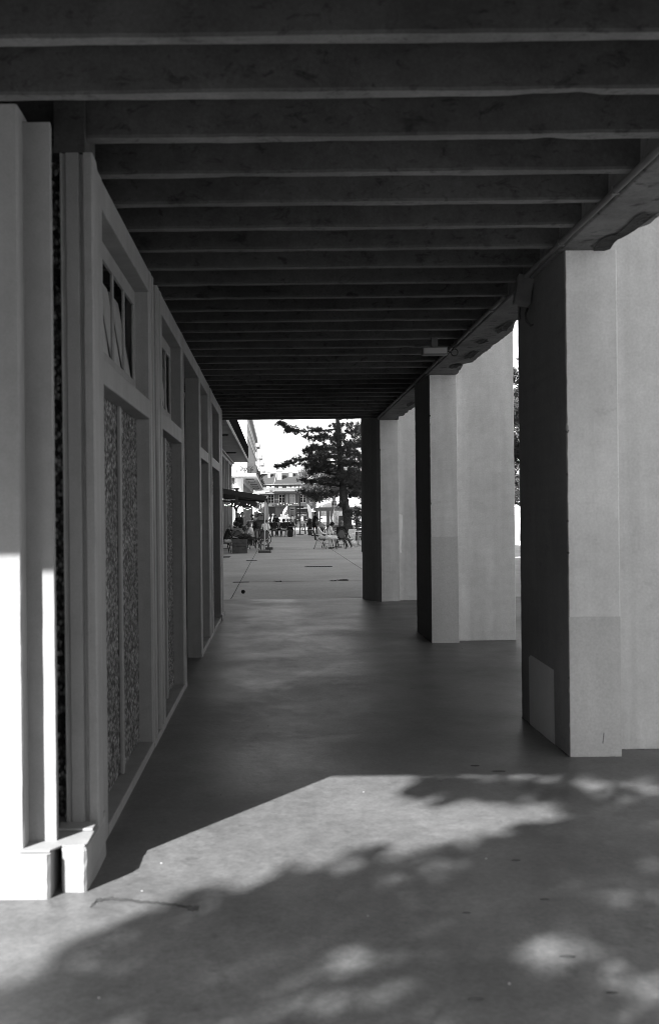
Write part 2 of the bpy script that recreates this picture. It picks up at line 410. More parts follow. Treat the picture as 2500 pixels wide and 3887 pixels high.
person('person in a bright white shirt seated with back turned behind the thin awning poles', P_WS, AWAY-.15, lean=8, hair='short', hairv=.02, skin=.2, top=.9, bot=.03, seat=.47)
# picnic tables in the middle
PB = 71.0
for cx, lab, tp, ln, kw in (
    (583, 'person in a black shirt with back turned on the long bench, nearer the awning poles', .012, 14, dict(hair='short', hairv=.015, bot=.16)),
    (683, 'person in black top and pale shorts, back turned, right end of the long bench', .014, 16, dict(hair='curly', hairv=.012, bot=.42, shorts=True))):
    person(lab, (cx2x(cx, PB), PB, 0), AWAY, lean=ln, skin=.24, top=tp, shoe=.5, seat=.47, feet=((-.17,.10,.09),(.17,.12,.09)), group=gb_, **kw)
for cx, dd, lab, tp, kw in (
    (545, 72.6, 'dark-clothed person turned sideways at the left end of the long picnic table', .018, dict(hair='short', hairv=.03, look=.9)),
    (632, 72.7, 'man in a speckled grey shirt facing us between two black-shirted backs', .24, dict(hair='short', hairv=.03)),
    (722, 73.0, 'grey-haired man with dark glasses facing us over the picnic table', .06, dict(hair='short', hairv=.16, glasses=True)),
    (752, 72.2, 'person propping chin on a bare arm at the right end of the picnic table', .04, dict(hair='short', hairv=.02, hands=((-.1,.3,.72),(.05,.2,1.14))))):
    person(lab, (cx2x(cx, dd), dd, 0), CAM, lean=12, skin=.26, top=tp, bot=.04, seat=.47, group=gb_, **kw)
person('broad man in black standing and bending over the picnic table', (cx2x(612, 74.6), 74.6, 0), CAM-.5, 'stand', lean=24, hair='short', hairv=.02, skin=.2, top=.015, bot=.02, hands=((-.18,.42,.95),(.18,.45,.95)))
# white clothed people in the sun
for cx, dd, lab, sc, kw in (
    (541, 97, 'dark-haired person in a sunlit white shirt just right of the awning poles', 1.0, dict(hair='short', hairv=.03, yaw=LFT)),
    (568, 98, 'figure wholly in dazzling white with a white cap right of the awning poles', 1.03, dict(hair='short', hairv=.8, cap=.85, skin=.55, yaw=RGT)),
    (656, 100, 'figure in white with a white hat left of the leaning feather flag', .99, dict(hair='short', hairv=.8, cap=.85, skin=.6, yaw=AWAY)),
    (692, 99, 'largest of the white-clothed figures, hooded, under the leaning feather flag', 1.12, dict(hair='long', hairv=.85, skin=.6, yaw=CAM)),
    (722, 101, 'slim figure in white with pale hair right of the leaning feather flag', .99, dict(hair='short', hairv=.7, skin=.6, yaw=AWAY, fem=True))):
    yw = kw.pop('yaw'); sk = kw.pop('skin', .3)
    person(lab, (cx2x(cx, dd), dd, 0), yw, 'stand', lean=3, skin=sk, top=.85, bot=.8, sleeve='long', shoe=.6, s=sc, group=gw, **kw)
person('young woman with curly dark hair in pale top and trousers walking away beyond the tables', (cx2x(769, 150), 150, 0), AWAY, 'stand', hair='curly', hairv=.02, skin=.3, top=.6, bot=.4, fem=True, s=.93, feet=((-.09,.1,.09),(.09,-.12,.09)))
person('walker in a white shirt and black trousers with a diagonal bag strap', (cx2x(804, 152), 152, 0), AWAY, 'stand', hair='short', hairv=.02, skin=.22, top=.8, bot=.012, s=1.0, feet=((-.09,-.12,.09),(.09,.14,.09)))
person('man in a white cap and white jacket by the black umbrella pole', (cx2x(866, 96), 96, 0), RGT+.4, 'stand', lean=3, hair='short', hairv=.2, skin=.35, top=.85, bot=.3, sleeve='long', cap=.85, s=1.0)
# right side
P_BK = Vector((cx2x(985, 71.8), 71.8, 0))
person('big man in black shirt and dark shorts standing against the timber pergola post', P_BK, RGT+.25, 'stand', lean=8, hair='short', hairv=.015, skin=.16, top=.01, bot=.012, shorts=True, s=1.08, hands=((.1,.45,1.2),(.3,.45,1.22)), feet=((-.12,-.12,.09),(.12,.15,.09)))
P_LH = Vector((cx2x(945, 74.5), 74.5, 0))
person('person with long dark hair seated on the bench next to the big man in black', P_LH, AWAY, lean=10, hair='long', hairv=.02, skin=.2, top=.035, bot=.02, seat=.47, fem=True)
P_CH = Vector((cx2x(1078, 70.5), 70.5, 0))
person('person in a bright white shirt bending forward behind the woman with sunglasses', P_CH, CAM-.6, lean=48, hair='short', hairv=.02, skin=.25, top=.8, bot=.1, seat=.55, hands=((-.3,.35,.85),(.25,.4,.80)))
P_R1 = Vector((cx2x(1050, 45.0), 45.0, 0))
gr = 'three people seated together on the right'
person('woman with tied-back hair and sunglasses in a pale shirt reclining in a dark armchair', P_R1, RGT, lean=-13, hair='bun', hairv=.17, skin=.26, top=.85, bot=.6, sleeve='long', fem=True, glasses=True,
       hands=((-.06,.28,.72),(.12,.30,.70)), feet=((-.08,.50,.09),(.1,.40,.09)), head=(0,.05,.0), group=gr)
P_R2 = Vector((cx2x(1122, 46.3), 46.3, 0))
person('woman with curly black hair and long white skirt resting her chin on one hand', P_R2, RGT+.15, lean=16, hair='curly', hairv=.012, skin=.2, top=.82, bot=.6, shoe=.2, fem=True, skirt=.88,
       hands=((-.02,.26,1.04),(.1,.42,.68)), head=(0,.05,-.05), shorts=True, feet=((-.1,.42,.09),(.12,.5,.09)), group=gr)
P_R3 = Vector((cx2x(1258, 44.6), 44.6, 0))
person('bald man in a black shirt with legs stretched out, back turned in a cane chair', P_R3, RGT+.95, lean=2, hair='bald', skin=.19, top=.018, bot=.07, shoe=.6,
       feet=((-.05,.62,.10),(.16,.66,.10)), hands=((-.22,.30,.62),(.22,.34,.60)), group=gr)

# ------------------------------------------------------------------ ground
b = MB(); S = 900
b.add([(-S,-S,0),(S,-S,0),(S,S,0),(-S,S,0)], [(0,1,2,3)])
tag(b.build('plaza_ground', 'plaza'), kind='structure')
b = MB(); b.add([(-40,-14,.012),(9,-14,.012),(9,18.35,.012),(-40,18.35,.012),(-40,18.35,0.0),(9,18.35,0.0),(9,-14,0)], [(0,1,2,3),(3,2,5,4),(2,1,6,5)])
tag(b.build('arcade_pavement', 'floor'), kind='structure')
Z0 = .012
# joints of the plaza slabs
b = MB()
def strip(p, q, w, z=.004, wob=.0):
    p, q = Vector(p), Vector(q); d = (q-p); n = Vector((-d.y, d.x, 0)).normalized(); k = max(2, int(d.length/.6)); vs = []; fs = []
    for i in range(k+1):
        c = p + d*(i/k) + n*random.uniform(-wob, wob); ww = w*random.uniform(.75, 1.15)
        vs += [c+n*ww/2+Vector((0,0,z)), c-n*ww/2+Vector((0,0,z))]
        if i: fs.append((2*i-2, 2*i-1, 2*i+1, 2*i))
    b.add(vs, fs)
for cy, w in ((1345,.07),(1447,.07),(1668,.05),(1225,.08)):
    y = cgnd(607, cy).y; strip((-3.8, y+.05, 0), (14, y-.05, 0), w, wob=.03)
strip(cgnd(430,1325), cgnd(150,1845), .017, wob=.004); strip(cgnd(965,1215), cgnd(1490,1555), .02, wob=.004)
strip(cgnd(430,1325), cgnd(470,1225), .04, wob=.01)
strip((-3, 18.40, 0), (9, 18.40, 0), .035, wob=.008)
tag(b.build('paving_joints', 'joint'), kind='structure')

def grate(x0, x1, y0, y1, label):
    t = thing('drain_grate', label, 'drain grate', ((x0+x1)/2, (y0+y1)/2, 0), 0, 'drain grates in the paving')
    w, l = (x1-x0)/2, (y1-y0)/2
    f = MB(); f.box((-w,-l,.0),(w,-l+.03,.012)); f.box((-w,l-.03,0),(w,l,.012)); f.box((-w,-l+.03,0),(-w+.03,l-.03,.012)); f.box((w-.03,-l+.03,0),(w,l-.03,.012)); f.build('frame','grille',t)
    k = MB(); n = max(9, int(2*w/.09))
    for i in range(n):
        x = -w+.05+(2*w-.1)*i/(n-1); hw_ = min(.018, w*.62/n); k.box((x-hw_,-l+.03,.001),(x+hw_,l-.03,.010))
    k.build('grating', 'grille', t); d = MB(); d.box((-w+.03,-l+.03,-.02),(w-.03,l-.03,.0006)); d.build('pit', 'joint', t)
for (ca, cb, cy, hh, lab) in ((895,1170,1518,.34,'long dark drain grate in the middle of the plaza paving'),(172,332,1674,.16,'small dark drain grate on the slanting joint nearest the arcade'),
                         (303,412,1455,.16,'small drain grate further along the slanting paving joint'),(45,142,1420,.9,'square drain grate in front of the wooden planter at the arcade wall')):
    p, q = cgnd(ca, cy), cgnd(cb, cy); grate(p.x, q.x, p.y-hh/2, p.y+hh/2, lab)
# pine cone and weeds
p = cgnd(273, 1790); b = MB()
for i in range(7):
    for k in range(7):
        a = 2*PI*(k/7+i*.07); rr = .032*math.sin(PI*(i+1.2)/8.5); q = p+Vector((rr*math.cos(a), rr*math.sin(a), .012+i*.011)); b.ball(q, (.014,.014,.007), 6, 4)
b.ball(p+Vector((0,0,.04)), (.02,.02,.038), 8, 6)
tag(b.build('pine_cone', 'ink'), 'dark pine cone lying on the plaza paving near the arcade', 'pine cone')
b = MB()
for ca, cb, cy, n in ((1155,1210,1662,60),(1225,1330,1655,150),(580,660,1668,40)):
    p, q = cgnd(ca, cy), cgnd(cb, cy)
    for i in range(n):
        c = p.lerp(q, random.random()) + Vector((0, random.uniform(-.06,.06), 0)); h = random.uniform(.01,.045); a = random.uniform(0,2*PI)
        b.add([c+Vector((math.cos(a)*.008, math.sin(a)*.008,0)), c-Vector((math.cos(a)*.008, math.sin(a)*.008,0)), c+Vector((random.gauss(0,.03),random.gauss(0,.03),h))], [(0,1,2)])
tag(b.build('weeds', 'dry'), kind='stuff')

# crack in the near floor, chips
b = MB(); pts = [(214,2124),(228,2112),(260,2108),(300,2113),(345,2117),(390,2121),(430,2128),(452,2133),(470,2131)]
P = []
for px, py in pts:
    x, z = U(px, py); d = -H*F/z; P.append(Vector((x/F*d, d, 0)))
vs, fs = [], []
Q = []
for i in range(len(P)-1):
    for k in range(6): Q.append(P[i].lerp(P[i+1], k/6) + Vector((random.gauss(0,.003), random.gauss(0,.004), 0)))
for i, q in enumerate(Q):
    w = .010+.007*random.random() + (.012 if i > len(Q)-9 else 0) + (.006 if i < 7 else 0)
    vs += [q+Vector((0,w,Z0+.002)), q+Vector((0,-w,Z0+.002))]
    if i: fs.append((2*i-2,2*i-1,2*i+1,2*i))
b.add(vs, fs); tag(b.build('floor_crack', 'crackm'), kind='structure')
b = MB()
for px, py, r in ((378,2025,.012),(333,2090,.010),(232,2342,.009),(1136,2014,.012),(850,1857,.009)):
    x, z = U(px, py); d = -H*F/z; b.ball((x/F*d, d, Z0+.001), (r*.6, r*.45, r*.3), 7, 4)
for k in range(24): b.ball((random.uniform(-.8,2.6), random.uniform(3.1,16), Z0+.001), (random.uniform(.002,.006),)*3, 5, 3)
tag(b.build('floor_debris', 'debris'), kind='stuff')
b = MB()
for px, py, r in ((1112,2345,.018),(1090,2142,.012),(1272,2110,.014),(1430,2330,.014),(1325,2245,.02),(1110,1795,.02),(1165,1808,.03),(1205,2018,.015)):
    x, z = U(px, py); d = -H*F/z; b.ball((x/F*d, d, Z0+.001), (r*1.6, r*.6, .003), 8, 4)
tag(b.build('dry_leaves', 'dry'), kind='stuff')

# ------------------------------------------------------------------ the arcade building
ARC = thing('arcade_building', 'concrete arcade building with ribbed ceiling, plain piers and framed shopfront bays', 'building', (0, 4.0, 0))
def part(mb, name, m, parent=ARC, bevel=0, label=None):
    o = mb.build(name, m, parent, bevel)
    o.matrix_parent_inverse = Matrix.Identity(4)
    top = parent
    while top.parent: top = top.parent
    if parent is top: o.location = -Vector(top.location)      # meshes are modelled in world coordinates
    if label: o['label'] = label
    return o
ZB = H + 1.75          # underside of the ceiling beams
SX0, SX1 = -7.0, 1.88
def nz(x, k): return math.sin(x*3.1+k)*.4 + math.sin(x*7.7+k*2.3)*.3 + math.sin(x*19+k*5.1)*.2 + math.sin(x*41+k)*.12
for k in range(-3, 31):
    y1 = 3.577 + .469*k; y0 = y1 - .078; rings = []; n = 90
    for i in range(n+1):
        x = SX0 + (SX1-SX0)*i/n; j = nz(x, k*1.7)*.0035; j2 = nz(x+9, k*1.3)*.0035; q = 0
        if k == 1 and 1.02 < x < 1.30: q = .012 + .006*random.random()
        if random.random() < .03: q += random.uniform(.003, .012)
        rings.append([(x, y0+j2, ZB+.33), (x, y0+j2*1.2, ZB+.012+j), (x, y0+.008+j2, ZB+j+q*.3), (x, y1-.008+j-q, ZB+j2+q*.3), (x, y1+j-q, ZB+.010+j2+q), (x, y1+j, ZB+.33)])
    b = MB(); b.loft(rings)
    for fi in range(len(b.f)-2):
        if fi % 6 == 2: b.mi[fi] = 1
    part(b, 'ceiling_beam', ['ceil', 'ceilbounce'])
b = MB(); b.box((SX0, 1.85, ZB+.332), (2.262, 17.95, ZB+.55)); part(b, 'ceiling_slab', 'ceil')
# edge beam with its broken outer arris
rings = []; n = 330
for i in range(n+1):
    y = 1.85 + (17.9-1.85)*i/n
    br = max(0, math.sin(y*2.3+.4)*.5 + math.sin(y*5.1+1)*.4 + math.sin(y*13)*.2 - .15)
    br = br*.16 + abs(random.gauss(0, .006)) + abs(nz(y, 3))*.012
    zb = ZB - .035 + nz(y, 1)*.003
    rings.append([(1.882, y, ZB+.331), (1.872+nz(y,5)*.002, y, zb+.01), (1.882, y, zb), (2.255-br, y, zb+random.uniform(0,.006)), (2.258-br*.45, y, zb+.03+br*.25), (2.260, y, zb+.06+br*.5), (2.262, y, ZB+.331)])
b = MB(); m_ = len(rings[0]); b.loft(rings)
for fi in range(len(b.f)-2):
    if fi % m_ in (3, 4): b.mi[fi] = 1
part(b, 'edge_beam', ['soffit', 'rubble'])
b = MB(); b.box((SX0, 1.85, ZB+.552), (2.262, 17.95, 13)); part(b, 'upper_storey', 'grey')
b = MB(); b.box((SX0, 1.70, 3.365), (2.262, 1.848, 13)); part(b, 'front_lintel', 'ceil')
# spalled patches under the edge beam
for yc, xc, l, w in ((6.15,2.12,.22,.07),(5.75,2.16,.3,.06),(6.5,2.05,.12,.05),(8.9,2.12,.3,.06),(9.6,2.08,.16,.05),(10.4,2.13,.3,.05),(11.2,2.1,.2,.06),(15,2.1,.4,.05)):
    P = []; b = MB()
    for j in range(14):
        a = 2*PI*j/14; rr = random.uniform(.6, 1.2); P.append((xc+w*rr*math.cos(a), yc+l*rr*math.sin(a)))
    b.add([(x, y, ZB-.0415) for x, y in P] + [(x*.6+xc*.4, y*.6+yc*.4, ZB-.0385) for x, y in P], [tuple(range(14, 28))] + [(j, (j+1)%14, 14+(j+1)%14, 14+j) for j in range(14)])
    part(b, 'spalled_patch', 'rubble')
PF = (6.30, 11.90, 17.60)
for i, f in enumerate(PF):
    zt = ZB - .036
    b = MB()
    x0, x1 = 1.905, 2.247
    rear = f + 1.23
    b.prism(chamf(x0, f, x1, rear, .007), 0, zt, 0, 70, .0009)
    b.prism(chamf(x1+.003, f+.185, 2.995 if i else 3.05, rear, .007), 0, 5.2, 0, 80, .0008)
    if i == 2: pass
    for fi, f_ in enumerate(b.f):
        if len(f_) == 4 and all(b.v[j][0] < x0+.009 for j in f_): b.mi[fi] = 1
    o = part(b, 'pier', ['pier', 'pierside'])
    pb = MB()
    zp = .93 if i == 0 else 1.33
    if i < 2:
        pb.box((x0+.004, f-.0055, 0.013), (x1-.004, f-.0005, zp)); q = pb.build('paint_patch', 'pierdark', o)
    if i == 0:
        pb = MB(); pb.add([(x0-.0045, f+.32, .013),(x0-.0045, f+.98, .013),(x0-.0045, f+.99, .52),(x0-.0045, f+.93,.545),(x0-.0045, f+.33, .53)], [(0,4,3,2,1)]); pb.build('repainted_patch', 'pierlight', o)
        # dark scratch at the foot
        pb = MB(); pb.bar((2.12, f-.004, .10), (2.128, f-.004, .17), .006, .004); pb.build('scratch', 'ink', o)
    else:
        pb = MB()
        P = [(2.29,.62,1.55)]; zs = [1.62,1.5,1.36,1.22,1.1,.98,.9] if i == 2 else []
        if zs:
            L = [(2.262+random.uniform(0,.006), f+.182, z) for z in zs]; Rr = [(2.30+random.uniform(-.02,.04), f+.182, z-random.uniform(0,.05)) for z in zs]
            pb.add(L+Rr, [(j, j+7, j+8, j+1) for j in range(6)]); pb.build('flaked_plaster', 'white', o)
    # ragged dirty gap along the foot of the pier, and chipped arrises
    for (xa, ya), (xb, yb) in (((x0, f), (x1, f)), ((x1, f+.185), (2.99, f+.185)), ((x0, rear), (x0, f))):
        cb = MB(); n = 40; vs = []; fs = []; dx, dy = xb-xa, yb-ya; L_ = math.hypot(dx, dy); ox, oy = dy/L_, -dx/L_
        for k in range(n+1):
            w = max(.001, .006 + .007*nz(k*.9+i*3, ya+xa) + random.uniform(-.002,.003)); x_, y_ = xa+dx*k/n, ya+dy*k/n
            vs += [(x_-ox*.004, y_-oy*.004, .0145), (x_+ox*w, y_+oy*w, .0145)]
            if k: fs.append((2*k-2, 2*k-1, 2*k+1, 2*k))
        cb.add(vs, fs); cb.build('foot_gap', 'crackm', o)
    for k in range(9):
        z = random.uniform(.05, 2.9); w = random.uniform(.006, .018); hgt = random.uniform(.012, .05)
        cb = MB(); cb.add([(x0-.0022, f+w, z), (x0-.0022, f+w*.4, z+hgt*.6), (x0+.002, f-.0022, z+hgt), (x0+w, f-.0032, z+hgt*.4), (x0+w*.6, f-.0032, z-hgt*.3), (x0+.001, f-.0022, z-hgt*.2)], [(0,1,2,5), (5,2,3,4)]); cb.build('chip', 'rubble' if k % 3 else 'debris', o)
# splayed end post of the arcade
b = MB(); poly = [(1.905,17.56),(1.84,17.62),(1.77,17.74),(1.70,17.90),(1.655,18.02),(1.635,18.10),(1.625,18.30),(1.905,18.30)]
b.prism(poly[::-1], 0, ZB+.3, 0, 50, .001); part(b, 'end_post', concrete('dark_post', .09, .1, .08, 70, .1, .2, .3, world=True))

# ---- left facade
WX = -.86; WT = H+1.70
def post(y0, y1, x=WX, z0=0, z1=WT, groove=True, name='facade_post'):
    b = MB(); w = y1-y0
    if groove and w > .2: poly = [(x-.16,y0),(x-.012,y0),(x,y0+.012),(x,y0+w*.42),(x-.022,y0+w*.45),(x-.022,y0+w*.56),(x,y0+w*.59),(x,y1-.012),(x-.012,y1),(x-.16,y1)]
    else: poly = [(x-.16,y0),(x-.008,y0),(x,y0+.008),(x,y1-.008),(x-.008,y1),(x-.16,y1)]
    b.prism(poly, z0, z1, 0, 30, .0007); return part(b, name, 'paint')
def bay(y0, y1, glazed=True, panes=4, sill=True, ledge=True):
    xr = WX-.10
    b = MB()                                                             # surround: header, lintel, ledge
    b.box((xr-.05, y0, WT-.15), (WX-.002, y1, WT))
    bayo = part(b, 'shopfront_bay', 'paint', ARC, .006)
    b = MB(); b.box((xr-.05, y0, 2.29), (WX-.002, y1, 2.42)); b.build('lintel', 'paint', bayo, .006)
    b = MB(); b.box((xr-.05, y0, 0), (WX+.001, y1, .062)); b.build('ledge', 'paint', bayo, .006)
    def sub(mb, name, m, bev=0):
        o = mb.build(name, m, bayo, bev); return o
    p = MB(); p.box((xr-.045, y0, .063), (xr, y1, 2.289)); sub(p, 'aggregate_panel', 'agg')
    p = MB(); ym = y0 + (y1-y0)*.55; p.box((xr+.001, ym-.026, .063), (xr+.024, ym+.026, 2.288)); sub(p, 'mullion', 'paint', .005)
    if glazed:
        z0, z1 = 2.421, WT-.151; n = panes; w = (y1-y0-.12)/n
        p = MB(); p.box((xr-.018, y0, z0), (xr, y1, z0+.13)); p.box((xr-.018, y0, z1-.10), (xr, y1, z1))
        for k in range(n+1):
            yc = y0+.06+w*k; p.box((xr-.014, yc-.028 if k else y0, z0+.131), (xr, yc+.028 if k < n else y1, z1-.101))
        sub(p, 'transom_frame', 'paint', .003)
        for k in range(n):
            ya, yb = y0+.06+w*k+.03, y0+.06+w*(k+1)-.03
            p = MB(); a, bb = Vector((xr-.030, 0, z0+.12)), Vector((xr-.115, 0, z1-.10))
            vs = [(a.x, ya, a.z), (a.x, yb, a.z), (bb.x, yb, bb.z), (bb.x, ya, bb.z)]; d_ = .012
            p.add(vs + [(x+d_, y, z+d_*.3) for x, y, z in vs], [(3,2,1,0),(4,5,6,7),(0,1,5,4),(1,2,6,5),(2,3,7,6),(3,0,4,7)]); sub(p, 'hopper_pane', 'greypaint')
        p = MB(); p.box((xr-.30, y0, z0), (xr-.28, y1, z1)); sub(p, 'dark_interior', 'ink')
    return bayo
YL0, YL1 = 4.40, 15.5
b = MB(); b.box((-7.0, 4.62, 0), (WX-.42, YL1, WT)); part(b, 'facade_core', 'dim')
# corner post with its mouldings
CX = -.826
b = MB(); poly = [(-.976,4.66),(-.976,4.405),(-.973,4.40),(-.970,4.40),(-.966,4.412),(-.955,4.412),(-.948,4.402),(-.892,4.400),(-.886,4.425),(-.872,4.425),(-.868,4.402),(CX-.006,4.402),(CX,4.408),(CX-.004,4.52),(-.848,4.66)]
b.prism(poly[::-1], 0.19, WT-.03, 0, 40, .0006); part(b, 'corner_post', 'paint')
b = MB(); b.box((-1.08, 4.52, .19), (-.978, 4.6, WT-.03)); part(b, 'corner_panel', 'agg')
b = MB(); b.prism([(-1.25,4.18),(-.970,4.18),(-.966,4.186),(-.976,4.25),(-1.08,4.46),(-1.08,4.66),(-1.25,4.66)], .19, WT+.02, 0, 40, .0006); part(b, 'pilaster', 'paint')
b = MB(); b.prism([(-7,4.085),(-1.092,4.085),(-1.086,4.092),(-1.086,4.178),(-1.10,4.66),(-7,4.66)], .19, WT+.06, 0, 40, .0006); part(b, 'pilaster', 'paint')
b = MB()
b.prism(chamf(-7, 4.04, -.968, 4.66, .012), 0, .20, 0, 6, .0012); part(b, 'plinth', 'paint')
b = MB()
b.prism([(-.952,4.2),(-.938,4.128),(-.93,4.116),(-.84,4.112),(-.828,4.122),(-.822,4.3),(-.824,4.56),(-.846,4.66),(-.952,4.66)], 0, .188, 0, 6, .0008)
pl0 = [(-.966,4.2),(-.938,4.128),(-.93,4.116),(-.84,4.112),(-.828,4.122),(-.822,4.3),(-.824,4.56),(-.846,4.66),(-.966,4.66)]
b.loft([[(x, y, .188) for x, y in pl0], [(x-.004, y+.004, .199) for x, y in pl0], [(x-.016 if x > -.9 else x, y+.014 if y < 4.3 else y, .204) for x, y in pl0]])
part(b, 'plinth', 'paint', label='short plinth block at the corner with a chipped sunlit face')
b = MB(); b.prism([(-1.1,4.062),(-.972,4.06),(-.935,4.124),(-.838,4.124),(-.830,4.14),(-.832,4.60),(-1.1,4.60)], .2045, .212, 0, 2); part(b, 'plinth_cap', 'paint')
b = MB(); b.box((-1.0, 4.30, .2125), (-.835, 4.40, .225)); part(b, 'sill', 'paint', ARC, .004)
b = MB(); b.box((-1.0, 4.40, WT-.03), (WX, 4.66, ZB+.33)); part(b, 'wall_head', 'ceil')
post(4.66, 4.84)
bay(4.84, 6.64)
post(6.64, 6.88); post(6.88, 7.06, WX-.05, groove=False); post(7.06, 7.36)
bay(7.36, 8.88)
post(8.88, 9.10)
b = MB(); b.box((WX-.42, 9.10, 0), (WX-.32, 10.90, WT)); dr = part(b, 'doorway', 'dim')
p = MB(); p.box((WX-.318, 9.25, .02), (WX-.29, 10.15, 2.35)); p.build('door', 'dim', dr, .004)
p = MB(); p.box((WX-.318, 10.2, .02), (WX-.28, 10.28, 2.9)); p.build('door_frame', 'paint', dr, .004)
b = MB(); b.box((WX-.3, 9.10, WT-.14), (WX-.002, 10.90, WT)); part(b, 'door_header', 'paint', ARC, .005)
post(10.90, 11.10); bay(11.10, 12.36); post(12.36, 12.62); post(12.62, 12.78, WX-.05, groove=False); post(12.78, 13.05); bay(13.05, 14.72); post(14.72, 15.5)
b = MB(); b.box((WX-.05, 14.72, 0), (WX+.02, 15.52, .10)); part(b, 'sill', 'paint', ARC, .01)
for y0, y1 in ((6.64,7.36),(8.88,9.1),(10.9,11.1),(12.36,13.05)):
    b = MB(); b.box((WX-.1, y0+.004, .001), (WX+.004, y1-.004, .055)); part(b, 'kerb', 'paint', ARC, .006)

# conduit, lamp boxes
b = MB()
pts = [(1.853+nz(y,2)*.002, y, ZB-.012+nz(y,8)*.003) for y in np.linspace(2.2, 7.35, 40)]
b.tube(pts, .019, 10)
t = tag(b.build('conduit', 'midmetal'), 'grey conduit running along the edge beam towards the nearest pier', 'conduit', 'conduits along the edge beam')
for y in (3.2, 4.2, 5.2, 6.2, 7.1):
    k = MB(); k.box((1.832, y-.012, ZB-.034), (1.872, y+.012, ZB+.009)); k.build('clip', 'midmetal', t)
b = MB(); b.tube([(1.853+nz(y,2)*.002, y, ZB-.012+nz(y,8)*.003) for y in np.linspace(7.75, 17.4, 60)], .017, 10)
t = tag(b.build('conduit', 'midmetal'), 'dark conduit along the edge beam beyond the nearest pier', 'conduit', 'conduits along the edge beam')
for y in np.arange(8.2, 17.4, .9):
    k = MB(); k.box((1.834, y-.012, ZB-.034), (1.872, y+.012, ZB+.007)); k.build('clip', 'midmetal', t)
fl = thing('floodlight', 'small tilted floodlight box with a looped cable at the top of the nearest pier', 'floodlight', (1.835, 7.08, H+1.635))
b = MB(); b.box((-.058,-.04,-.11), (.058,.04,.11), 0, Matrix.Rotation(R(-9), 3, 'X') @ Matrix.Rotation(R(12), 3, 'Y'), (0,0,0)); b.build('casing', 'darkcase', fl, .006)
b = MB(); b.box((-.03,.04,-.05), (.068,.06,.03)); b.build('bracket', 'midmetal', fl)
b = MB(); b.tube([(.06,0,.09),(.09,0,.05),(.10,.0,-.05),(.105,.0,-.17),(.09,0,-.245),(.05,0,-.26),(.02,0,-.225),(.015,0,-.17),(.03,0,-.13)], .009, 8); b.tube([(-.02,.02,-.12),(-.025,.02,-.17),(-.02,.02,-.21)], .006, 6); b.build('cable', 'ink', fl)
p0 = at(1015, 822, 9.62)
lp = thing('ceiling_lamp', 'pale rectangular lamp box hanging from the beams halfway along the arcade', 'lamp', p0)
b = MB(); b.box((-.125,-.05,-.037), (.125,.05,.037)); b.build('housing', 'darkcase', lp, .005)
b = MB(); b.box((-.112,-.0535,-.027), (.112,-.0505,.027)); b.build('diffuser', 'greypaint', lp)
b = MB(); b.box((-.03,-.02,.0375), (.03,.02,ZB-p0.z+.01)); b.build('bracket', 'midmetal', lp)
b = MB(); a0 = at(1062, 824, 9.7)-p0; b.tube([(.125,0,0),(.17,0,-.01)]+[tuple(a0+Vector((.035*math.cos(a),0,.035*math.sin(a)))) for a in np.linspace(PI, PI+5.6, 14)]+[(1.85-p0.x, .1, ZB-.02-p0.z)], .006, 6); b.build('cable', 'ink', lp)

# ------------------------------------------------------------------ buildings round the plaza
def leaves(b, centre, rad, n, size, up=.3):
    for k in range(n):
        v = Vector((random.gauss(0,1), random.gauss(0,1), random.gauss(0,1))).normalized()*random.random()**.4
        c = Vector(centre)+Vector((v.x*rad[0], v.y*rad[1], v.z*rad[2])); a = Vector((random.gauss(0,1),random.gauss(0,1),random.gauss(up,.6))).normalized(); u = a.orthogonal().normalized(); s_ = size*random.uniform(.6,1.3)
        b.add([c-a*s_, c+u*s_*.42, c+a*s_, c-u*s_*.42], [(0,1,2,3)])
def wpart(mb, name, m, root, bevel=0):
    o = mb.build(name, m, root, bevel); o.location = -Vector(root.location); return o
def window(root, x0, x1, z0, z1, y, cols=2, rows=3, mt='stone', pm='glass', dep=.10):
    fr = .09; b = MB()
    b.box((x0, y-.03, z0), (x0+fr, y+dep, z1)); b.box((x1-fr, y-.03, z0), (x1, y+dep, z1))
    b.box((x0+fr, y-.03, z1-fr), (x1-fr, y+dep, z1)); b.box((x0+fr, y-.06, z0), (x1-fr, y+dep, z0+fr))
    for i in range(1, cols): xc = x0+fr+(x1-x0-2*fr)*i/cols; b.box((xc-.05, y-.015, z0+fr), (xc+.05, y+dep, z1-fr))
    for j in range(1, rows): 
        zc = z0+fr+(z1-z0-2*fr)*j/rows
        for i in range(cols):
            xa = x0+fr+(x1-x0-2*fr)*i/cols+(.05 if i else 0); xb = x0+fr+(x1-x0-2*fr)*(i+1)/cols-(.05 if i < cols-1 else 0)
            b.box((xa, y, zc-.022), (xb, y+dep-.02, zc+.022))
    o = wpart(b, 'window', mt, root)
    p = MB(); p.box((x0+fr, y+dep-.015, z0+fr), (x1-fr, y+dep+.01, z1-fr)); p.build('pane', pm, o)
    return o
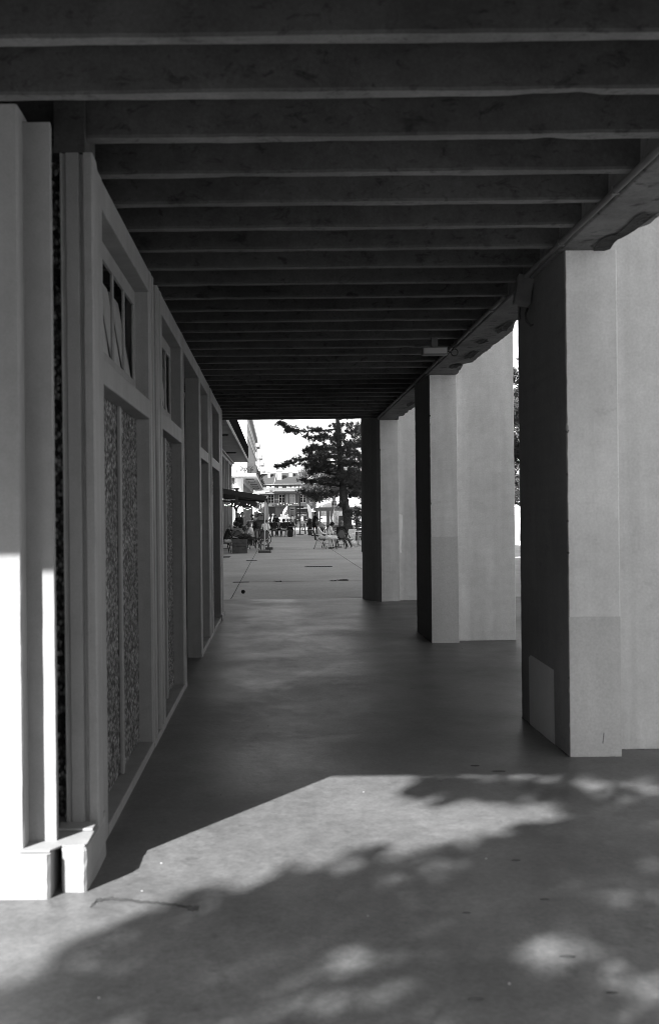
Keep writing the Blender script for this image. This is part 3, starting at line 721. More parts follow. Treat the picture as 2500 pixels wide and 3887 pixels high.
# A : nearest building on the left, balcony overhead
eA = cat(330, 465, 82); wA = cat(160, 490, 82)
AX, AZ, AE = wA.x, eA.z, eA.x
A = thing('terrace_building', 'long building on the left with a deep concrete balcony over the cafe terrace', 'building', (AX, 50, 0))
b = MB(); b.box((-18, 17.97, 0), (AX-.25, 82, 17)); wpart(b, 'wall', 'dim', A)
b = MB()
for y in np.arange(19, 82, 2.15): b.box((AX-.25, y, 0), (AX, y+.30, AZ-.35))
for y in (30.5, 41.3, 52, 62.8, 73.5): b.box((AX-.25, y+.4, 0), (AX+.10, y+.95, AZ-.35))
wpart(b, 'pilasters', 'grey', A)
b = MB(); b.box((AX-.25, 17.97, AZ-.35), (AX+.03, 82, AZ-.12)); b.box((AX-.25, 17.97, AZ-.12), (AX+.14, 82, AZ-.001)); wpart(b, 'cornice', 'grey', A)
b = MB(); b.tube([(AX+.2, 18, AZ-.10), (AX+.2, 81.9, AZ-.10)], .045, 8); wpart(b, 'drain_pipe', 'midmetal', A)
b = MB(); b.box((AX-.25, 17.97, AZ), (AE-.1, 82, AZ+.16)); b.box((AE-.1, 17.97, AZ-.05), (AE, 82, AZ+.22)); bal = wpart(b, 'balcony', 'soff2', A, .01)
b = MB(); b.box((AE-.07, 18, AZ+1.28), (AE-.02, 82, AZ+1.33)); b.box((AE-.06, 18, AZ+.28), (AE-.03, 82, AZ+.31))
for y in np.arange(18, 82, .13): b.box((AE-.055, y, AZ+.311), (AE-.035, y+.075, AZ+1.279))
for x in np.arange(AX, AE-.1, .13): b.box((x, 81.95, AZ+.161), (x+.05, 81.97, AZ+1.279))
b.box((AX, 81.93, AZ+1.28), (AE-.071, 81.98, AZ+1.33)); r_ = b.build('railing', 'raild', bal)
for cx_, cy_ in ((146, 368), (50, 190)):
    zz = AZ-.06; d = (zz-H)*F/((994-cy_)*.232); x = cx2x(cx_, d)
    b = MB(); b.box((x-.45, d-.25, zz-.03), (x+.45, d+.25, zz+.058)); wpart(b, 'soffit_lamp', 'metal', A, .02)
# B : tall block beyond the side street
sB = cat(300, 300, 112); XB = sB.x; e1 = cat(421, 270, 166)
bal1 = cat(400, 598, 108); BZ = bal1.z; BE = bal1.x
B = thing('corner_block', 'tall white block beyond the side street with sunlit end wall and stepped bays', 'building', (XB, 140, 0))
b = MB(); b.box((-18, 112, BZ+.3), (XB, 166, e1.z)); wpart(b, 'end_wall', 'stone', B)
b = MB(); b.box((XB+.002, 112.4, BZ+.3), (XB+.06, 165.8, e1.z-.001)); sw = wpart(b, 'side_wall', 'grey', B)
b = MB(); b.box((XB, 111.6, e1.z), (e1.x, 166.5, e1.z+.55)); wpart(b, 'cornice', 'soff2', B)
zc = cat(400, 455, 166).z
b = MB(); b.box((XB+.061, 112.2, zc), (XB+.22, 166, zc+.3)); b.box((XB+.061, 112.2, e1.z-1.6), (XB+.2, 166, e1.z-1.3)); wpart(b, 'string_course', 'stone', B)
b = MB(); b.box((XB-.25, 111.80, BZ+.3), (XB+.16, 112.39, e1.z-.002)); b.box((XB-1.5, 111.85, BZ+.3), (XB-1.1, 111.998, e1.z-.002)); wpart(b, 'quoin', 'stone', B)
zt = cat(245, 440, 112).z
b = MB(); b.box((XB-.4, 111.6, zt), (XB+.25, 111.79, zt+.35)); b.box((XB+.161, 111.8, zt), (XB+.27, 112.8, zt+.35)); wpart(b, 'string_course', 'stone', B)
w0, w1 = cat(178, 532, 112), cat(247, 470, 112); window(B, w0.x, w1.x, w0.z-.05, w1.z+.5, 111.95, 2, 2, 'white')
b = MB(); b.box((cx2x(120,108), 108, BZ), (BE, 170, BZ+.27)); bb = wpart(b, 'balcony', 'stone', B, .01)
b = MB()
for y in np.arange(108.1, 170, .22): b.box((BE-.06, y, BZ+.271), (BE-.03, y+.10, BZ+1.3))
b.box((BE-.08, 108.05, BZ+1.3), (BE-.01, 170, BZ+1.36))
for i in range(14): x = BE-.1-i*.14; b.box((x, 108.06, BZ+.271), (x+.03, 108.09, BZ+1.3))
b.box((BE-2.0, 108.05, BZ+1.3), (BE-.081, 108.1, BZ+1.36)); b.build('railing', 'metal', bb)
b = MB()
for k in range(7): leaves(b, (BE-.4-k*.2, 108.6, BZ+.75), (.22,.3,.45), 60, .08)
for y in (120, 131, 149, 168): leaves(b, (BE+.1, y, BZ+1.0), (.25,.6,.5), 90, .10)
b.build('foliage', 'herb', bb)
LX = cat(265, 645, 118).x
b = MB(); b.box((-18, 113.5, 0), (LX-.3, 170, BZ-.001)); wpart(b, 'lower_wall', 'dim', B)
b = MB()
for y in np.arange(118, 170, 1.75): b.box((LX-.3, y, 0), (LX, y+.5, BZ-.5))
wpart(b, 'pilasters', 'grey', B)
b = MB(); b.box((LX-.3, 113.4, BZ-.5), (LX+.1, 170, BZ-.001)); wpart(b, 'lintel', 'grey', B)
b = MB(); x0, x1 = cx2x(152, 113.4), cx2x(190, 113.4); b.box((x0, 113.3, cy2z(720,113.3)), (x1, 113.499, cy2z(645,113.3))); wpart(b, 'pebble_panel', 'agg2', B)
b = MB(); b.box((cx2x(190,113.4), 113.25, 0), (LX-.302, 113.499, BZ-.002)); wpart(b, 'front_wall', 'stone', B)
b = MB(); xc = cx2x(240, 113); b.lathe((xc, 112.8, 0), [(.55,0),(.55,.2),(.46,.25),(.44,BZ-.3),(.52,BZ-.2),(.52,BZ-.002)], 24); wpart(b, 'round_column', 'stone', B)
for i in range(8):
    cx_, cy_ = [(345,632),(365,660),(383,686),(398,708),(408,726),(418,742),(428,755),(436,766)][i]
    zz = BZ-.10; d = min((zz-H)*F/((994-cy_)*.232), 168); x = cx2x(cx_, d)
    b = MB(); b.box((x-.5, d-.12, zz-.05), (x+.5, d+.12, zz+.02)); b.bar((x-.4,d,zz+.02),(x-.4,d,BZ+.005),.04); b.bar((x+.4,d,zz+.02),(x+.4,d,BZ+.005),.04)
    wpart(b, 'soffit_lamp', 'metal', B)
for i, (cx_, cy_) in enumerate(((436,305),(461,425),(480,492),(492,556))):
    d = 166*187/(607-cx_); p = cat(cx_, cy_, d); xl = cat(cx_-30, cy_, d).x
    b = MB(); b.box((xl-3, d+.6, 0), (p.x-.55, d+8, p.z)); o = wpart(b, 'projecting_bay', 'stone', B)
    b = MB(); b.box((xl-3, d, p.z+.002), (p.x, d+8, p.z+.9)); b.build('cornice', 'soff2', o)
# C : back of the plaza
YC = 178.0
def X(c, d=YC): return cx2x(c, d)
def Z(c, d=YC): return cy2z(c, d)
Cb = thing('hipped_house', 'low building closing the plaza with hipped slate roof, pale chimneys and white casement windows', 'building', (X(700), YC+6, 0))
xl, xk, xr = X(484), X(600), X(1010)
b = MB(); b.prism([(xl-2, YC+9),(xl-2, YC+3.0),(xk, YC),(xr, YC),(xr, YC+14),(xl-2, YC+14)], 0, Z(690)); wpart(b, 'wall', 'dim', Cb)
# attic storey wall (set back), balcony, railing
b = MB(); y0 = YC-1.9
b.prism([(xl-1.2, YC+1.2),(xk-.2, y0),(xr+1, y0),(xr+1, YC-.002),(xk, YC-.002),(xl-1.2, YC+3)], Z(764), Z(751)); bb = wpart(b, 'balcony', 'chim', Cb)
b = MB(); b.box((xl-1.5, YC-1.3, Z(780)), (xr, YC-.002, Z(766))); wpart(b, 'soffit_beam', 'grey', Cb)
b = MB()
for x in np.arange(xk-2.2, xr, .17): b.box((x, y0+.05, Z(750)), (x+.11, y0+.075, Z(728)))
b.box((xk-2.3, y0+.03, Z(728)), (xr, y0+.09, Z(726)))
for x in np.arange(xk-2.2, xr, 2.0): b.box((x, y0-.004, Z(764)), (x+.05, y0+.02, Z(728)))
b.build('railing', 'rail', bb)
b = MB(); b.prism([(xl-1.5, YC+1.8),(xk-.2, YC-.75),(xr+.8, YC-.75),(xr+.8, YC-.003),(xk, YC-.003),(xl-1.5, YC+2.9)], Z(690), Z(680)); wpart(b, 'cornice', 'chim', Cb)
for ca in (512, 560, 635, 715, 760, 800, 845): 
    window(Cb, X(ca), X(ca+30), Z(726), Z(703), YC-.06, 2, 1, 'white', 'lglass', .05)
# roof
zr0, zr1 = Z(682), Z(573, YC+5.2)
hx = X(613, YC+5.2); yr = YC+5.2
vs = [(xl-2.5, YC+2.2, zr0),(xk-.2, YC-.8, zr0),(X(872), YC-.8, zr0),(X(872), yr, zr1),(hx, yr, zr1),(X(455,yr), yr+3.6, zr1),(X(872), YC+13, zr0),(xl-2.5, YC+13, zr0)]
b = MB(); b.add(vs, [(1,2,3,4),(0,1,4,5),(3,2,6),(5,4,3,6,7),(0,5,7),(0,7,6,2,1)]); rf = wpart(b, 'roof', 'slate', Cb)
b = MB(); b.bar(Vector(vs[1])+Vector((0,0,.03)), Vector(vs[4])+Vector((0,0,.03)), .16, .1); b.build('hip_ridge', 'chim', rf)
for ca, cb_, ct, dy in ((524,552,562,3.4),(616,667,558,1.4),(740,780,565,3.0),(835,872,545,3.8)):
    b = MB(); b.box((X(ca), YC+dy, zr0), (X(cb_), YC+dy+1.5, Z(ct,YC+dy))); b.box((X(ca)-.06, YC+dy-.06, Z(ct,YC+dy)+.001), (X(cb_)+.06, YC+dy+1.56, Z(ct,YC+dy)+.13)); b.build('chimney', 'chim', rf)
# first floor
for i, (ca, cb_) in enumerate(((430,478),(526,588),(633,693),(738,798),(848,905),(945,990))):
    window(Cb, X(ca), X(cb_), Z(876), Z(790), YC-.06, 2, 3, 'stone', 'lglass' if i == 3 else 'glass', .05)
b = MB(); b.box((xl-1, YC-.16, Z(880)), (xr, YC-.065, Z(876.5))); wpart(b, 'sill_course', 'stone', Cb)
for ca, cb_ in ((698,727),(500,516)):
    b = MB(); b.box((X(ca), YC-.5, 0), (X(cb_), YC-.002, Z(781))); wpart(b, 'pillar', 'grey', Cb)
b = MB(); b.box((X(728), YC-.35, Z(905)), (X(970), YC-.17, Z(882))); wpart(b, 'fascia', 'grey', Cb)
b = MB(); b.box((X(517), YC-.35, Z(908)), (X(672), YC-.17, Z(886))); sg = wpart(b, 'fascia', 'stone', Cb)
b = MB(); b.box((X(566), YC-.42, Z(903)), (X(664), YC-.352, Z(889))); s2 = b.build('sign_panel', 'ink', sg)
b = MB(); xx = X(575)
while xx < X(655):
    w = random.uniform(.05,.14); b.box((xx, YC-.425, Z(900)), (xx+w, YC-.421, Z(892)+random.uniform(-.05,.05))); xx += w + random.choice((.03,.03,.03,.12))
b.build('sign_lettering', 'greypaint', sg)
for ca, cb_, m in ((520,590,'metal'),(595,650,'dim'),(655,695,'dim'),(738,795,'grey'),(805,955,'ink')):
    b = MB(); b.box((X(ca), YC-.05, 0), (X(cb_), YC-.003, Z(912))); o = wpart(b, 'shopfront', m, Cb)
    if m == 'grey':
        q = MB(); q.box((X(750), YC-.09, Z(948)), (X(785), YC-.052, Z(938))); q.build('transom_pane', 'glass', o)
        q = MB(); q.box((X(752), YC-.10, 0.05), (X(784), YC-.052, Z(955))); q.build('door', 'dim', o)
b = MB(); b.box((X(815), YC-.6, Z(935)), (X(950), YC-.2, Z(930))); b.box((X(885), YC-.25, Z(930)), (X(945), YC-.06, Z(914))); wpart(b, 'shop_sign', 'stone', Cb)
# D : white houses behind the trees
for (ca, cb_, ct, d, lab) in ((1010,1300,700,215,'pale house glimpsed behind the broadleaf tree'),(1300,1700,760,205,'white house glimpsed under the pine branches on the right')):
    x0, x1, zt = cx2x(ca,d), cx2x(cb_,d), cy2z(ct,d)
    D = thing('pale_house', lab, 'building', ((x0+x1)/2, d+4, 0))
    b = MB(); b.box((x0, d, 0), (x1-.05, d+9, zt)); wpart(b, 'wall', 'stone', D)
    b = MB(); b.box((x0-.3, d-.4, zt+.002), (x1-.02, d+9, zt+.4)); wpart(b, 'roof', 'slate', D)
    n = 4
    for k in range(n):
        xa = x0+(x1-x0)*(k+.3)/n
        for zz in (1.2, 4.2): 
            if zz+1.6 < zt: window(D, xa, xa+1.1, zz, zz+1.6, d-.06, 2, 2, 'white')
# far right row seen between the piers
E = thing('white_block', 'white block far to the right, seen in the gap between two piers', 'building', (45, 160, 0))
b = MB(); b.box((24, 160, 0), (75, 175, 9)); wpart(b, 'wall', 'stone', E); b = MB(); b.box((23.5, 159.5, 9.002), (75.5, 175, 9.5)); wpart(b, 'roof', 'slate', E)
for x in np.arange(26, 74, 3.2):
    for z in (1.2, 4.0, 6.6): window(E, x, x+1.2, z, z+1.7, 159.94, 2, 2, 'white')

V = thing('sky_screen_building', 'unseen long building added behind the viewer to block low sky light', 'building', (-26, -32, 0))  # unseen building added to cut low sky light on the arcade front
b = MB(); b.box((-70, -42, 0), (10, -28, 17)); wpart(b, 'wall', 'dim', V)
b = MB(); b.box((-70.4, -42, 17.002), (10.4, -27.5, 17.5)); wpart(b, 'cornice', 'grey', V)
for x in np.arange(-40, 8, 3.4):
    for z in (1.0, 4.6, 8.2, 11.8): 
        b = MB(); b.box((x, -27.99, z), (x+1.3, -27.9, z+2.0)); b.box((x+.1, -27.899, z+.1), (x+1.2, -27.89, z+1.9), 1); wpart(b, 'window', ['grey', 'glass'], V)
# ------------------------------------------------------------------ awnings, lights, posts
def sheet(b, p00, p10, p11, p01, th, mi=0):
    up = (Vector(p10)-Vector(p00)).cross(Vector(p01)-Vector(p00)).normalized()*th
    a = [Vector(p) for p in (p00,p10,p11,p01)]; b.add(a+[q+up for q in a], [(3,2,1,0),(4,5,6,7),(0,1,5,4),(1,2,6,5),(2,3,7,6),(3,0,4,7)], mi)
d1, d2 = 41.9, 46.3
pa, pb_ = cat(505, 846, d1), cat(522, 856, d2)
aw = thing('awning', 'nearest black awning on thin white poles over the left terrace', 'awning', (pa.x, d1, 0), 0, 'black awnings on the left')
la, lb = cat(40, 752, d1), cat(40, 812, d2)
b = MB(); sheet(b, (la.x, d1, la.z-.05), (pa.x, d1, pa.z+.02), (pb_.x+.05, d2, pb_.z+.0), (lb.x, d2, lb.z-.05), .03); wpart(b, 'fabric', 'awn', aw)
b = MB(); b.bar((la.x, d1, la.z+.02), (pa.x, d1, pa.z+.08), .16, .21); wpart(b, 'rail', 'metal', aw)
b = MB(); b.bar((lb.x, d2, lb.z), (pb_.x, d2, pb_.z+.02), .14, .17); wpart(b, 'rail', 'metal', aw)
b = MB(); sheet(b, (pa.x+.03, d1, pa.z-.12), (pb_.x+.03, d2, pb_.z-.12), (pb_.x+.03, d2, pb_.z+.1), (pa.x+.03, d1, pa.z+.1), .02); wpart(b, 'valance', 'awn', aw)
b = MB(); q = cat(210, 770, d1); b.bar((q.x, d1, q.z-.5), (q.x, d1, q.z+.13), .11); b.box((q.x-.10, d1-.07, q.z+.13), (q.x+.10, d1+.07, q.z+.2)); wpart(b, 'bracket', 'metal', aw)
for (gx, gy, top, lab) in (((489, 1366),(488,1366),pa,'near'),((529,1335),(529,1335),pb_,'far')):
    g_ = cgnd(*gy); b = MB(); b.tube([(g_.x, g_.y, .12), (top.x-(.04 if lab=='near' else -.0), top.y, top.z)], .027, 8); wpart(b, 'pole', 'white', aw)
    b = MB(); b.tube([(g_.x, g_.y, .10), (g_.x, g_.y, .135)], .05, 8); wpart(b, 'pole_socket', 'steel', aw)
for cx_, cy_, w, lab in ((489,1379,127,'concrete ballast block under the nearest awning pole'),(529,1345,85,'concrete ballast block under the second awning pole, half behind the first')):
    g_ = cgnd(cx_, cy_); hw = w*.232/F*g_.y/2; b = MB(); b.prism(chamf(g_.x-hw, g_.y, g_.x+hw, g_.y+.45, .02), 0, .10, 0, 3, .004)
    tag(b.build('ballast_block', 'block'), lab, 'ballast block', 'awning ballast blocks')
d3, d4 = 54.0, 60.0
aw2 = thing('awning', 'second black awning with hanging valance behind the nearest one', 'awning', (cx2x(400,d3), d3, 0), 0, 'black awnings on the left')
b = MB(); sheet(b, (AX+.1, d3, cy2z(838,d3)), (cx2x(398,d3), d3, cy2z(872,d3)), (cx2x(398,d3), d4, cy2z(872,d3)), (AX+.1, d4, cy2z(838,d3)), .03); wpart(b, 'fabric', 'awn', aw2)
b = MB(); b.box((cx2x(150,d3), d3-.03, cy2z(912,d3)), (cx2x(405,d3), d3, cy2z(840,d3))); b.box((cx2x(398,d3), d3+.001, cy2z(918,d3)), (cx2x(405,d3), d4, cy2z(868,d3))); wpart(b, 'valance', 'awn', aw2)
b = MB(); q = cx2x(205, d3-.4); b.tube([(q, d3-.4, 0), (q, d3-.4, cy2z(842,d3))], .05, 8); b.lathe((q, d3-.4, cy2z(950,d3)), [(.05,0),(.09,.1),(.22,.45),(.2,.5)], 10); wpart(b, 'pole', 'metal', aw2)
# bunting strips at the end of the awning
for k, (cx_, c0, c1, w, m) in enumerate(((412,866,925,16,'weave'),(432,872,930,14,'grey'),(450,880,960,9,'weave'),(468,925,970,14,'stone'))):
    d = 53+k*.5; b = MB(); x0, x1 = cx2x(cx_-w/2,d), cx2x(cx_+w/2,d); z1, z0 = cy2z(c0,d), cy2z(c1,d)
    b.loft([[(x0+.03*math.sin(i), d+.03*math.sin(i*1.7), z1+(z0-z1)*i/6), (x1+.03*math.sin(i), d+.03*math.sin(i*1.7+1), z1+(z0-z1)*i/6), (x1+.03*math.sin(i), d+.02+.03*math.sin(i*1.7+1), z1+(z0-z1)*i/6), (x0+.03*math.sin(i), d+.02+.03*math.sin(i*1.7), z1+(z0-z1)*i/6)] for i in range(7)], 0, True)
    tag(b.build('hanging_cloth', m), ['chequered cloth hanging first at the end of the black awning','grey cloth hanging beside the chequered cloth at the awning end','narrow long woven strip hanging at the awning end','pale cloth hanging lowest beyond the awning end'][k], 'cloth', 'cloths hung at the awning end')
def lights(pts, dd, label):
    t = thing('string_lights', label, 'string lights', (cx2x(pts[0][0],dd), dd, cy2z(pts[0][1],dd)), 0, 'strings of light bulbs')
    P = [cat(x, y, dd)-Vector((0,0,0)) for x, y in pts]; b = MB(); b.tube([p+Vector((0,0,.07)) for p in P], .008, 5); wpart(b, 'cord', 'ink', t)
    for p in P:
        q = MB(); q.ball(p, .024, 8, 6); o = wpart(q, 'bulb', 'bulb', t); s_ = MB(); s_.tube([p+Vector((0,0,.025)), p+Vector((0,0,.075))], .016, 6); s_.build('socket', 'ink', o)
lights([(72,832),(90,893),(108,899),(133,892),(148,886),(180,886),(213,903),(258,914)], 50.5, 'string of lit bulbs along the left wall under the awning')
lights([(172,900),(205,912),(240,915),(262,935),(288,930),(310,940),(322,940),(346,930),(368,912),(338,897),(310,888)], 52.2, 'string of lit bulbs looping under the middle of the second awning')
lights([(385,938),(392,932),(398,947),(390,953),(405,948),(418,938),(420,957),(398,960),(430,965),(447,968)], 53.4, 'tangle of lit bulbs bunched at the end of the second awning')
lights([(620,885),(652,876),(684,888),(712,878),(735,893),(755,886),(790,881),(812,879)], 84, 'string of small bulbs crossing the plaza in front of the hipped house')
# feather flags
def feather(label, d, outline, tilt_m, base, mast):
    t = thing('feather_flag', label, 'feather flag', base, 0, 'feather flags')
    P = [cat(x, y, d) for x, y in outline]; b = MB(); n = len(P)
    b.add([p+Vector((0,-.012,0)) for p in P]+[p+Vector((0,.012,0)) for p in P], [tuple(range(n)), tuple(reversed(range(n,2*n)))]+[(i,(i+n),((i+1)%n)+n,(i+1)%n) for i in range(n)])
    wpart(b, 'banner', tilt_m, t)
    b = MB(); b.tube([Vector(base)]+[cat(x,y,d)+Vector((0,.03,0)) for x, y in mast], .022, 6); wpart(b, 'mast', 'metal', t)
    b = MB(); b.box((base[0]-.3, base[1]-.3, 0), (base[0]+.3, base[1]+.3, .05)); wpart(b, 'base', 'metal', t)
feather('tall white feather flag standing upright left of the timber pergola', 94.0, [(914,881),(922,886),(936,897),(948,912),(957,932),(962,955),(965,990),(966,1030),(948,1036),(946,1050),(938,1060),(937,1040),(930,990),(923,940),(916,900)], 'canvas', (cx2x(944,94),94,0), [(940,1060),(944,1000),(938,940),(926,895),(914,881)])
feather('leaning pale feather flag with a dark edge above the white-clothed figures', 104.0, [(720,906),(716,925),(708,948),(698,970),(690,990),(683,1010),(664,1010),(668,985),(676,958),(688,934),(702,916)], 'screenm', (cx2x(668,104),104,0), [(664,1010),(667,985),(675,957),(687,933),(702,915),(720,905)])
# ------------------------------------------------------------------ furniture
def cane_chair(label, loc, rz, group='round-backed cane chairs'):
    t = thing('cane_chair', label, 'chair', loc, rz, group)
    b = MB(); b.lathe((0,0,.425), [(.19,0),(.215,.012),(.21,.03),(.15,.035)], 18); b.build('seat', 'weave', t)
    b = MB(); L = [(.21*math.sin(a), -.19-.05*(1-math.cos(a))/2-.02, .68-.26*math.cos(a)) for a in np.linspace(.35, 2*PI-.35, 26)]
    b.tube([(.12,-.17,.43)]+L[0:]+[(-.12,-.17,.43)], .017, 8); b.build('back_frame', 'rattan', t)
    b = MB(); b.tube([(.165*math.sin(a), -.215-.03*(1-math.cos(a))/2, .70-.205*math.cos(a)) for a in np.linspace(0, 2*PI, 24)[:-1]], .008, 6, 0, True); b.build('inner_hoop', 'rattan', t)
    b = MB(); b.ball((0,-.23,.70), (.16,.012,.2), 18, 10); b.build('back_panel', 'weave', t)
    for sx, sy in ((-1,1),(1,1),(-1,-1),(1,-1)):
        b = MB(); b.tube([(sx*.15, sy*.15, .43), (sx*.215, sy*.24-.02*(sy<0), 0)], .017, 7); b.build('leg', 'rattan', t)
    b = MB(); b.tube([(.185*math.cos(a), .195*math.sin(a), .2) for a in np.linspace(0,2*PI,20)[:-1]], .010, 6, 0, True)
    for sx in (-1,1): b.tube([(sx*.17,-.19,.30),(sx*.06,-.12,.42)], .008, 5); b.tube([(sx*.17,.19,.30),(sx*.06,.12,.42)], .008, 5)
    b.build('stretcher', 'rattan', t); return t
cane_chair('empty cane chair facing away beside the thin white awning poles', (cx2x(484,44.2), 44.2, 0), .15)
cane_chair('cane chair under the man leaning on his hand at the arcade wall', (P_MAN.x-.03, P_MAN.y, 0), RGT+.25)
cane_chair('cane chair with its round back showing just behind the wooden planter', (P_D1.x, P_D1.y, 0), .1)
cane_chair('cane chair under the woman in the loose pale shirt', P_W1, LFT-.35)
cane_chair('cane chair under the grey-haired man in black at the back', P_G1, RGT+.3)
cane_chair('cane chair under the person with long black hair', P_D2, .3)
cane_chair('cane chair under the bald man in the black shirt', (P_R3.x-.02, P_R3.y-.03, 0), .10)
cane_chair('cane chair under the woman in the long white skirt', P_R2, RGT+.15)
cane_chair('empty cane chair glimpsed between table and planter, further back', (cx2x(330,47.5), 47.5, 0), -2.6)
def armchair(label, loc, rz, sm, lm):
    t = thing('armchair', label, 'armchair', loc, rz)
    b = MB(); b.box((-.23,-.2,.41), (.23,.24,.44)); b.build('seat', sm, t, .01)
    b = MB(); b.loft([[(-.23,-.19-.012*i*(i*.35), .44+i*.09), (.23,-.19-.012*i*(i*.35), .44+i*.09), (.22,-.265-.012*i*(i*.35), .44+i*.09), (-.22,-.265-.012*i*(i*.35), .44+i*.09)] for i in range(6)], 0); b.build('backrest', sm, t, .008)
    for s_ in (-1,1):
        b = MB(); b.tube([(s_*.24,-.25,.66),(s_*.255,-.1,.68),(s_*.255,.08,.66),(s_*.25,.2,.58),(s_*.245,.255,.42)], .013, 7); b.build('armrest', lm, t)
        b = MB(); b.tube([(s_*.235,.2,.42),(s_*.25,.27,0)], .013, 7); b.build('leg', lm, t)
        b = MB(); b.tube([(s_*.25,-.02,.66),(s_*.235,-.15,.4),(s_*.25,-.30,0)], .013, 7); b.build('leg', lm, t)
    b = MB(); b.tube([(-.24,.215,.38),(.24,.215,.38)], .010, 6); b.tube([(-.24,-.17,.38),(.24,-.17,.38)], .010, 6); b.build('stretcher', lm, t)
    return t
armchair('dark armchair with bright metal arms and legs under the woman with sunglasses', (P_R1.x-.02, P_R1.y, 0), RGT, 'rattan', 'steel')
armchair('white metal armchair half hidden behind the bald man', (cx2x(1325,46.6), 46.6, 0), 2.3, 'white', 'white')
# cafe tables
def pedestal_table(label, loc, r, m, z=.74, foot='steel', square=False, gp='small cafe tables'):
    t = thing('cafe_table', label, 'table', loc, 0, gp)
    b = MB()
    if square: b.box((-r,-r,z-.04), (r,r,z))
    else: b.lathe((0,0,z-.035), [(r-.01,0),(r,.008),(r,.03),(r-.01,.035)], 24)
    b.build('tabletop', m, t, .004)
    b = MB(); b.tube([(0,0,.05),(0,0,z-.036)], .03, 10); b.build('column', foot, t)
    b = MB()
    for k in range(4): a = PI/4+k*PI/2; b.tube([(0,0,.09),(.16*math.cos(a),.16*math.sin(a),.05),(.29*math.cos(a),.29*math.sin(a),.018)], [.03,.022,.016], 8)
    b.build('foot', foot, t); return t
tg = cgnd(1428, 1312); dT = tg.y
pedestal_table('pale square cafe table with a stemmed glass, beside the slim trunk', (cx2x(1428,dT), dT, 0), .42, 'white', cy2z(1163,dT), 'steel', True)
b = MB(); zt = cy2z(1159, dT)+.006; b.lathe((cx2x(1385,dT), dT, zt), [(.045,0),(.04,.008),(.012,.015),(.012,.06),(.04,.09),(.052,.15),(.045,.21),(.040,.21),(.046,.15),(.03,.10)], 14)
tag(b.build('stemmed_glass', 'lglass'), 'stemmed beer glass standing on the pale square table', 'glass')
pedestal_table('cafe table between the people on the left terrace', (cx2x(285,45.2), 45.2, 0), .36, 'midmetal')
pedestal_table('cafe table at the back of the left terrace beside the display case', (cx2x(150,49), 49, 0), .36, 'midmetal')
for cx_, dd, lab in ((272,45.2,'tumbler on the left terrace table nearer the wall'),(296,45.0,'tumbler on the left terrace table nearer the pale-shirted woman')):
    b = MB(); b.lathe((cx2x(cx_,dd), dd, .741), [(.032,0),(.036,.12),(.032,.12),(.028,.01)], 12); tag(b.build('tumbler', 'lglass'), lab, 'glass', 'tumblers on the terrace table')
# planter
p0, p1 = cgnd(162, 1384), cgnd(312, 1384); dp = p0.y; zt = cy2z(1242, dp)
pl = thing('planter_box', 'weathered wooden planter box at the near edge of the left terrace', 'planter', ((p0.x+p1.x)/2, dp+.35, 0))
hw = (p1.x-p0.x)/2
b = MB(); n = 4
for k in range(n):
    z0, z1 = zt*k/n+.006, zt*(k+1)/n-.006
    b.box((-hw,-.35,z0), (hw,-.325,z1)); b.box((-hw,.325,z0), (hw,.35,z1)); b.box((-hw,-.324,z0), (-hw+.025,.324,z1)); b.box((hw-.025,-.324,z0), (hw,.324,z1))
b.build('boards', 'wood', pl, .003)
b = MB(); b.box((-hw-.02,-.37,zt), (hw+.02,-.31,zt+.03)); b.box((-hw-.02,.31,zt), (hw+.02,.37,zt+.03)); b.box((-hw-.02,-.31,zt), (-hw+.05,.31,zt+.03)); b.box((hw-.05,-.31,zt), (hw+.02,.31,zt+.03)); b.build('rim', 'wood', pl, .004)
b = MB(); b.box((-hw+.026,-.323,.0), (hw-.026,.323,zt-.03)); b.build('soil', 'joint', pl)
pt = thing('herb_clump', 'low dark herbs growing in the wooden planter box', 'plant', (pl.location.x, pl.location.y, zt-.03))
b = MB(); leaves(b, (.15,0,.12), (.38,.24,.16), 700, .035); leaves(b, (-.25,0,.07), (.3,.24,.1), 350, .03); b.build('leaves', 'herb', pt)
b = MB()
for k in range(24): b.tube([(random.uniform(-.3,.4),random.uniform(-.2,.2),0),(random.uniform(-.3,.4),random.uniform(-.2,.2),.18)], .004, 4)
b.build('stems', 'herb', pt)
# display case
dc = thing('display_case', 'pale curved display case under the awning behind the seated group', 'display case', (cx2x(322,55), 55, 0))
w = 92*.232/F*55/2; zt = cy2z(1046,55); z0 = cy2z(1122,55)
b = MB(); b.box((-w,-.35,0), (w,.35,z0)); b.build('base', 'metal', dc)
b = MB()
for xs in (-w, w-.06): b.loft([[(x, -.35+.30*(1-math.cos(a))*1.0, z0+(zt-z0)*math.sin(a)) for x in (xs, xs+.06)] + [(x, -.30+.28*(1-math.cos(a)), z0+(zt-z0-.06)*math.sin(a)) for x in (xs+.06, xs)] for a in np.linspace(0, PI/2, 9)])
b.box((-w,-.05,zt-.04), (w,.35,zt+.02)); b.build('frame', 'steel', dc)
b = MB(); b.loft([[(-w+.06,-.33+.3*(1-math.cos(a)),z0+(zt-z0-.03)*math.sin(a)), (w-.06,-.33+.3*(1-math.cos(a)),z0+(zt-z0-.03)*math.sin(a)), (w-.06,-.31+.3*(1-math.cos(a)),z0+(zt-z0-.04)*math.sin(a)), (-w+.06,-.31+.3*(1-math.cos(a)),z0+(zt-z0-.04)*math.sin(a))] for a in np.linspace(0,PI/2,8)]); b.build('curved_pane', 'lglass', dc)
b = MB(); b.box((-w+.1,.0,z0), (w-.1,.3,z0+.25)); b.build('trays', 'white', dc)
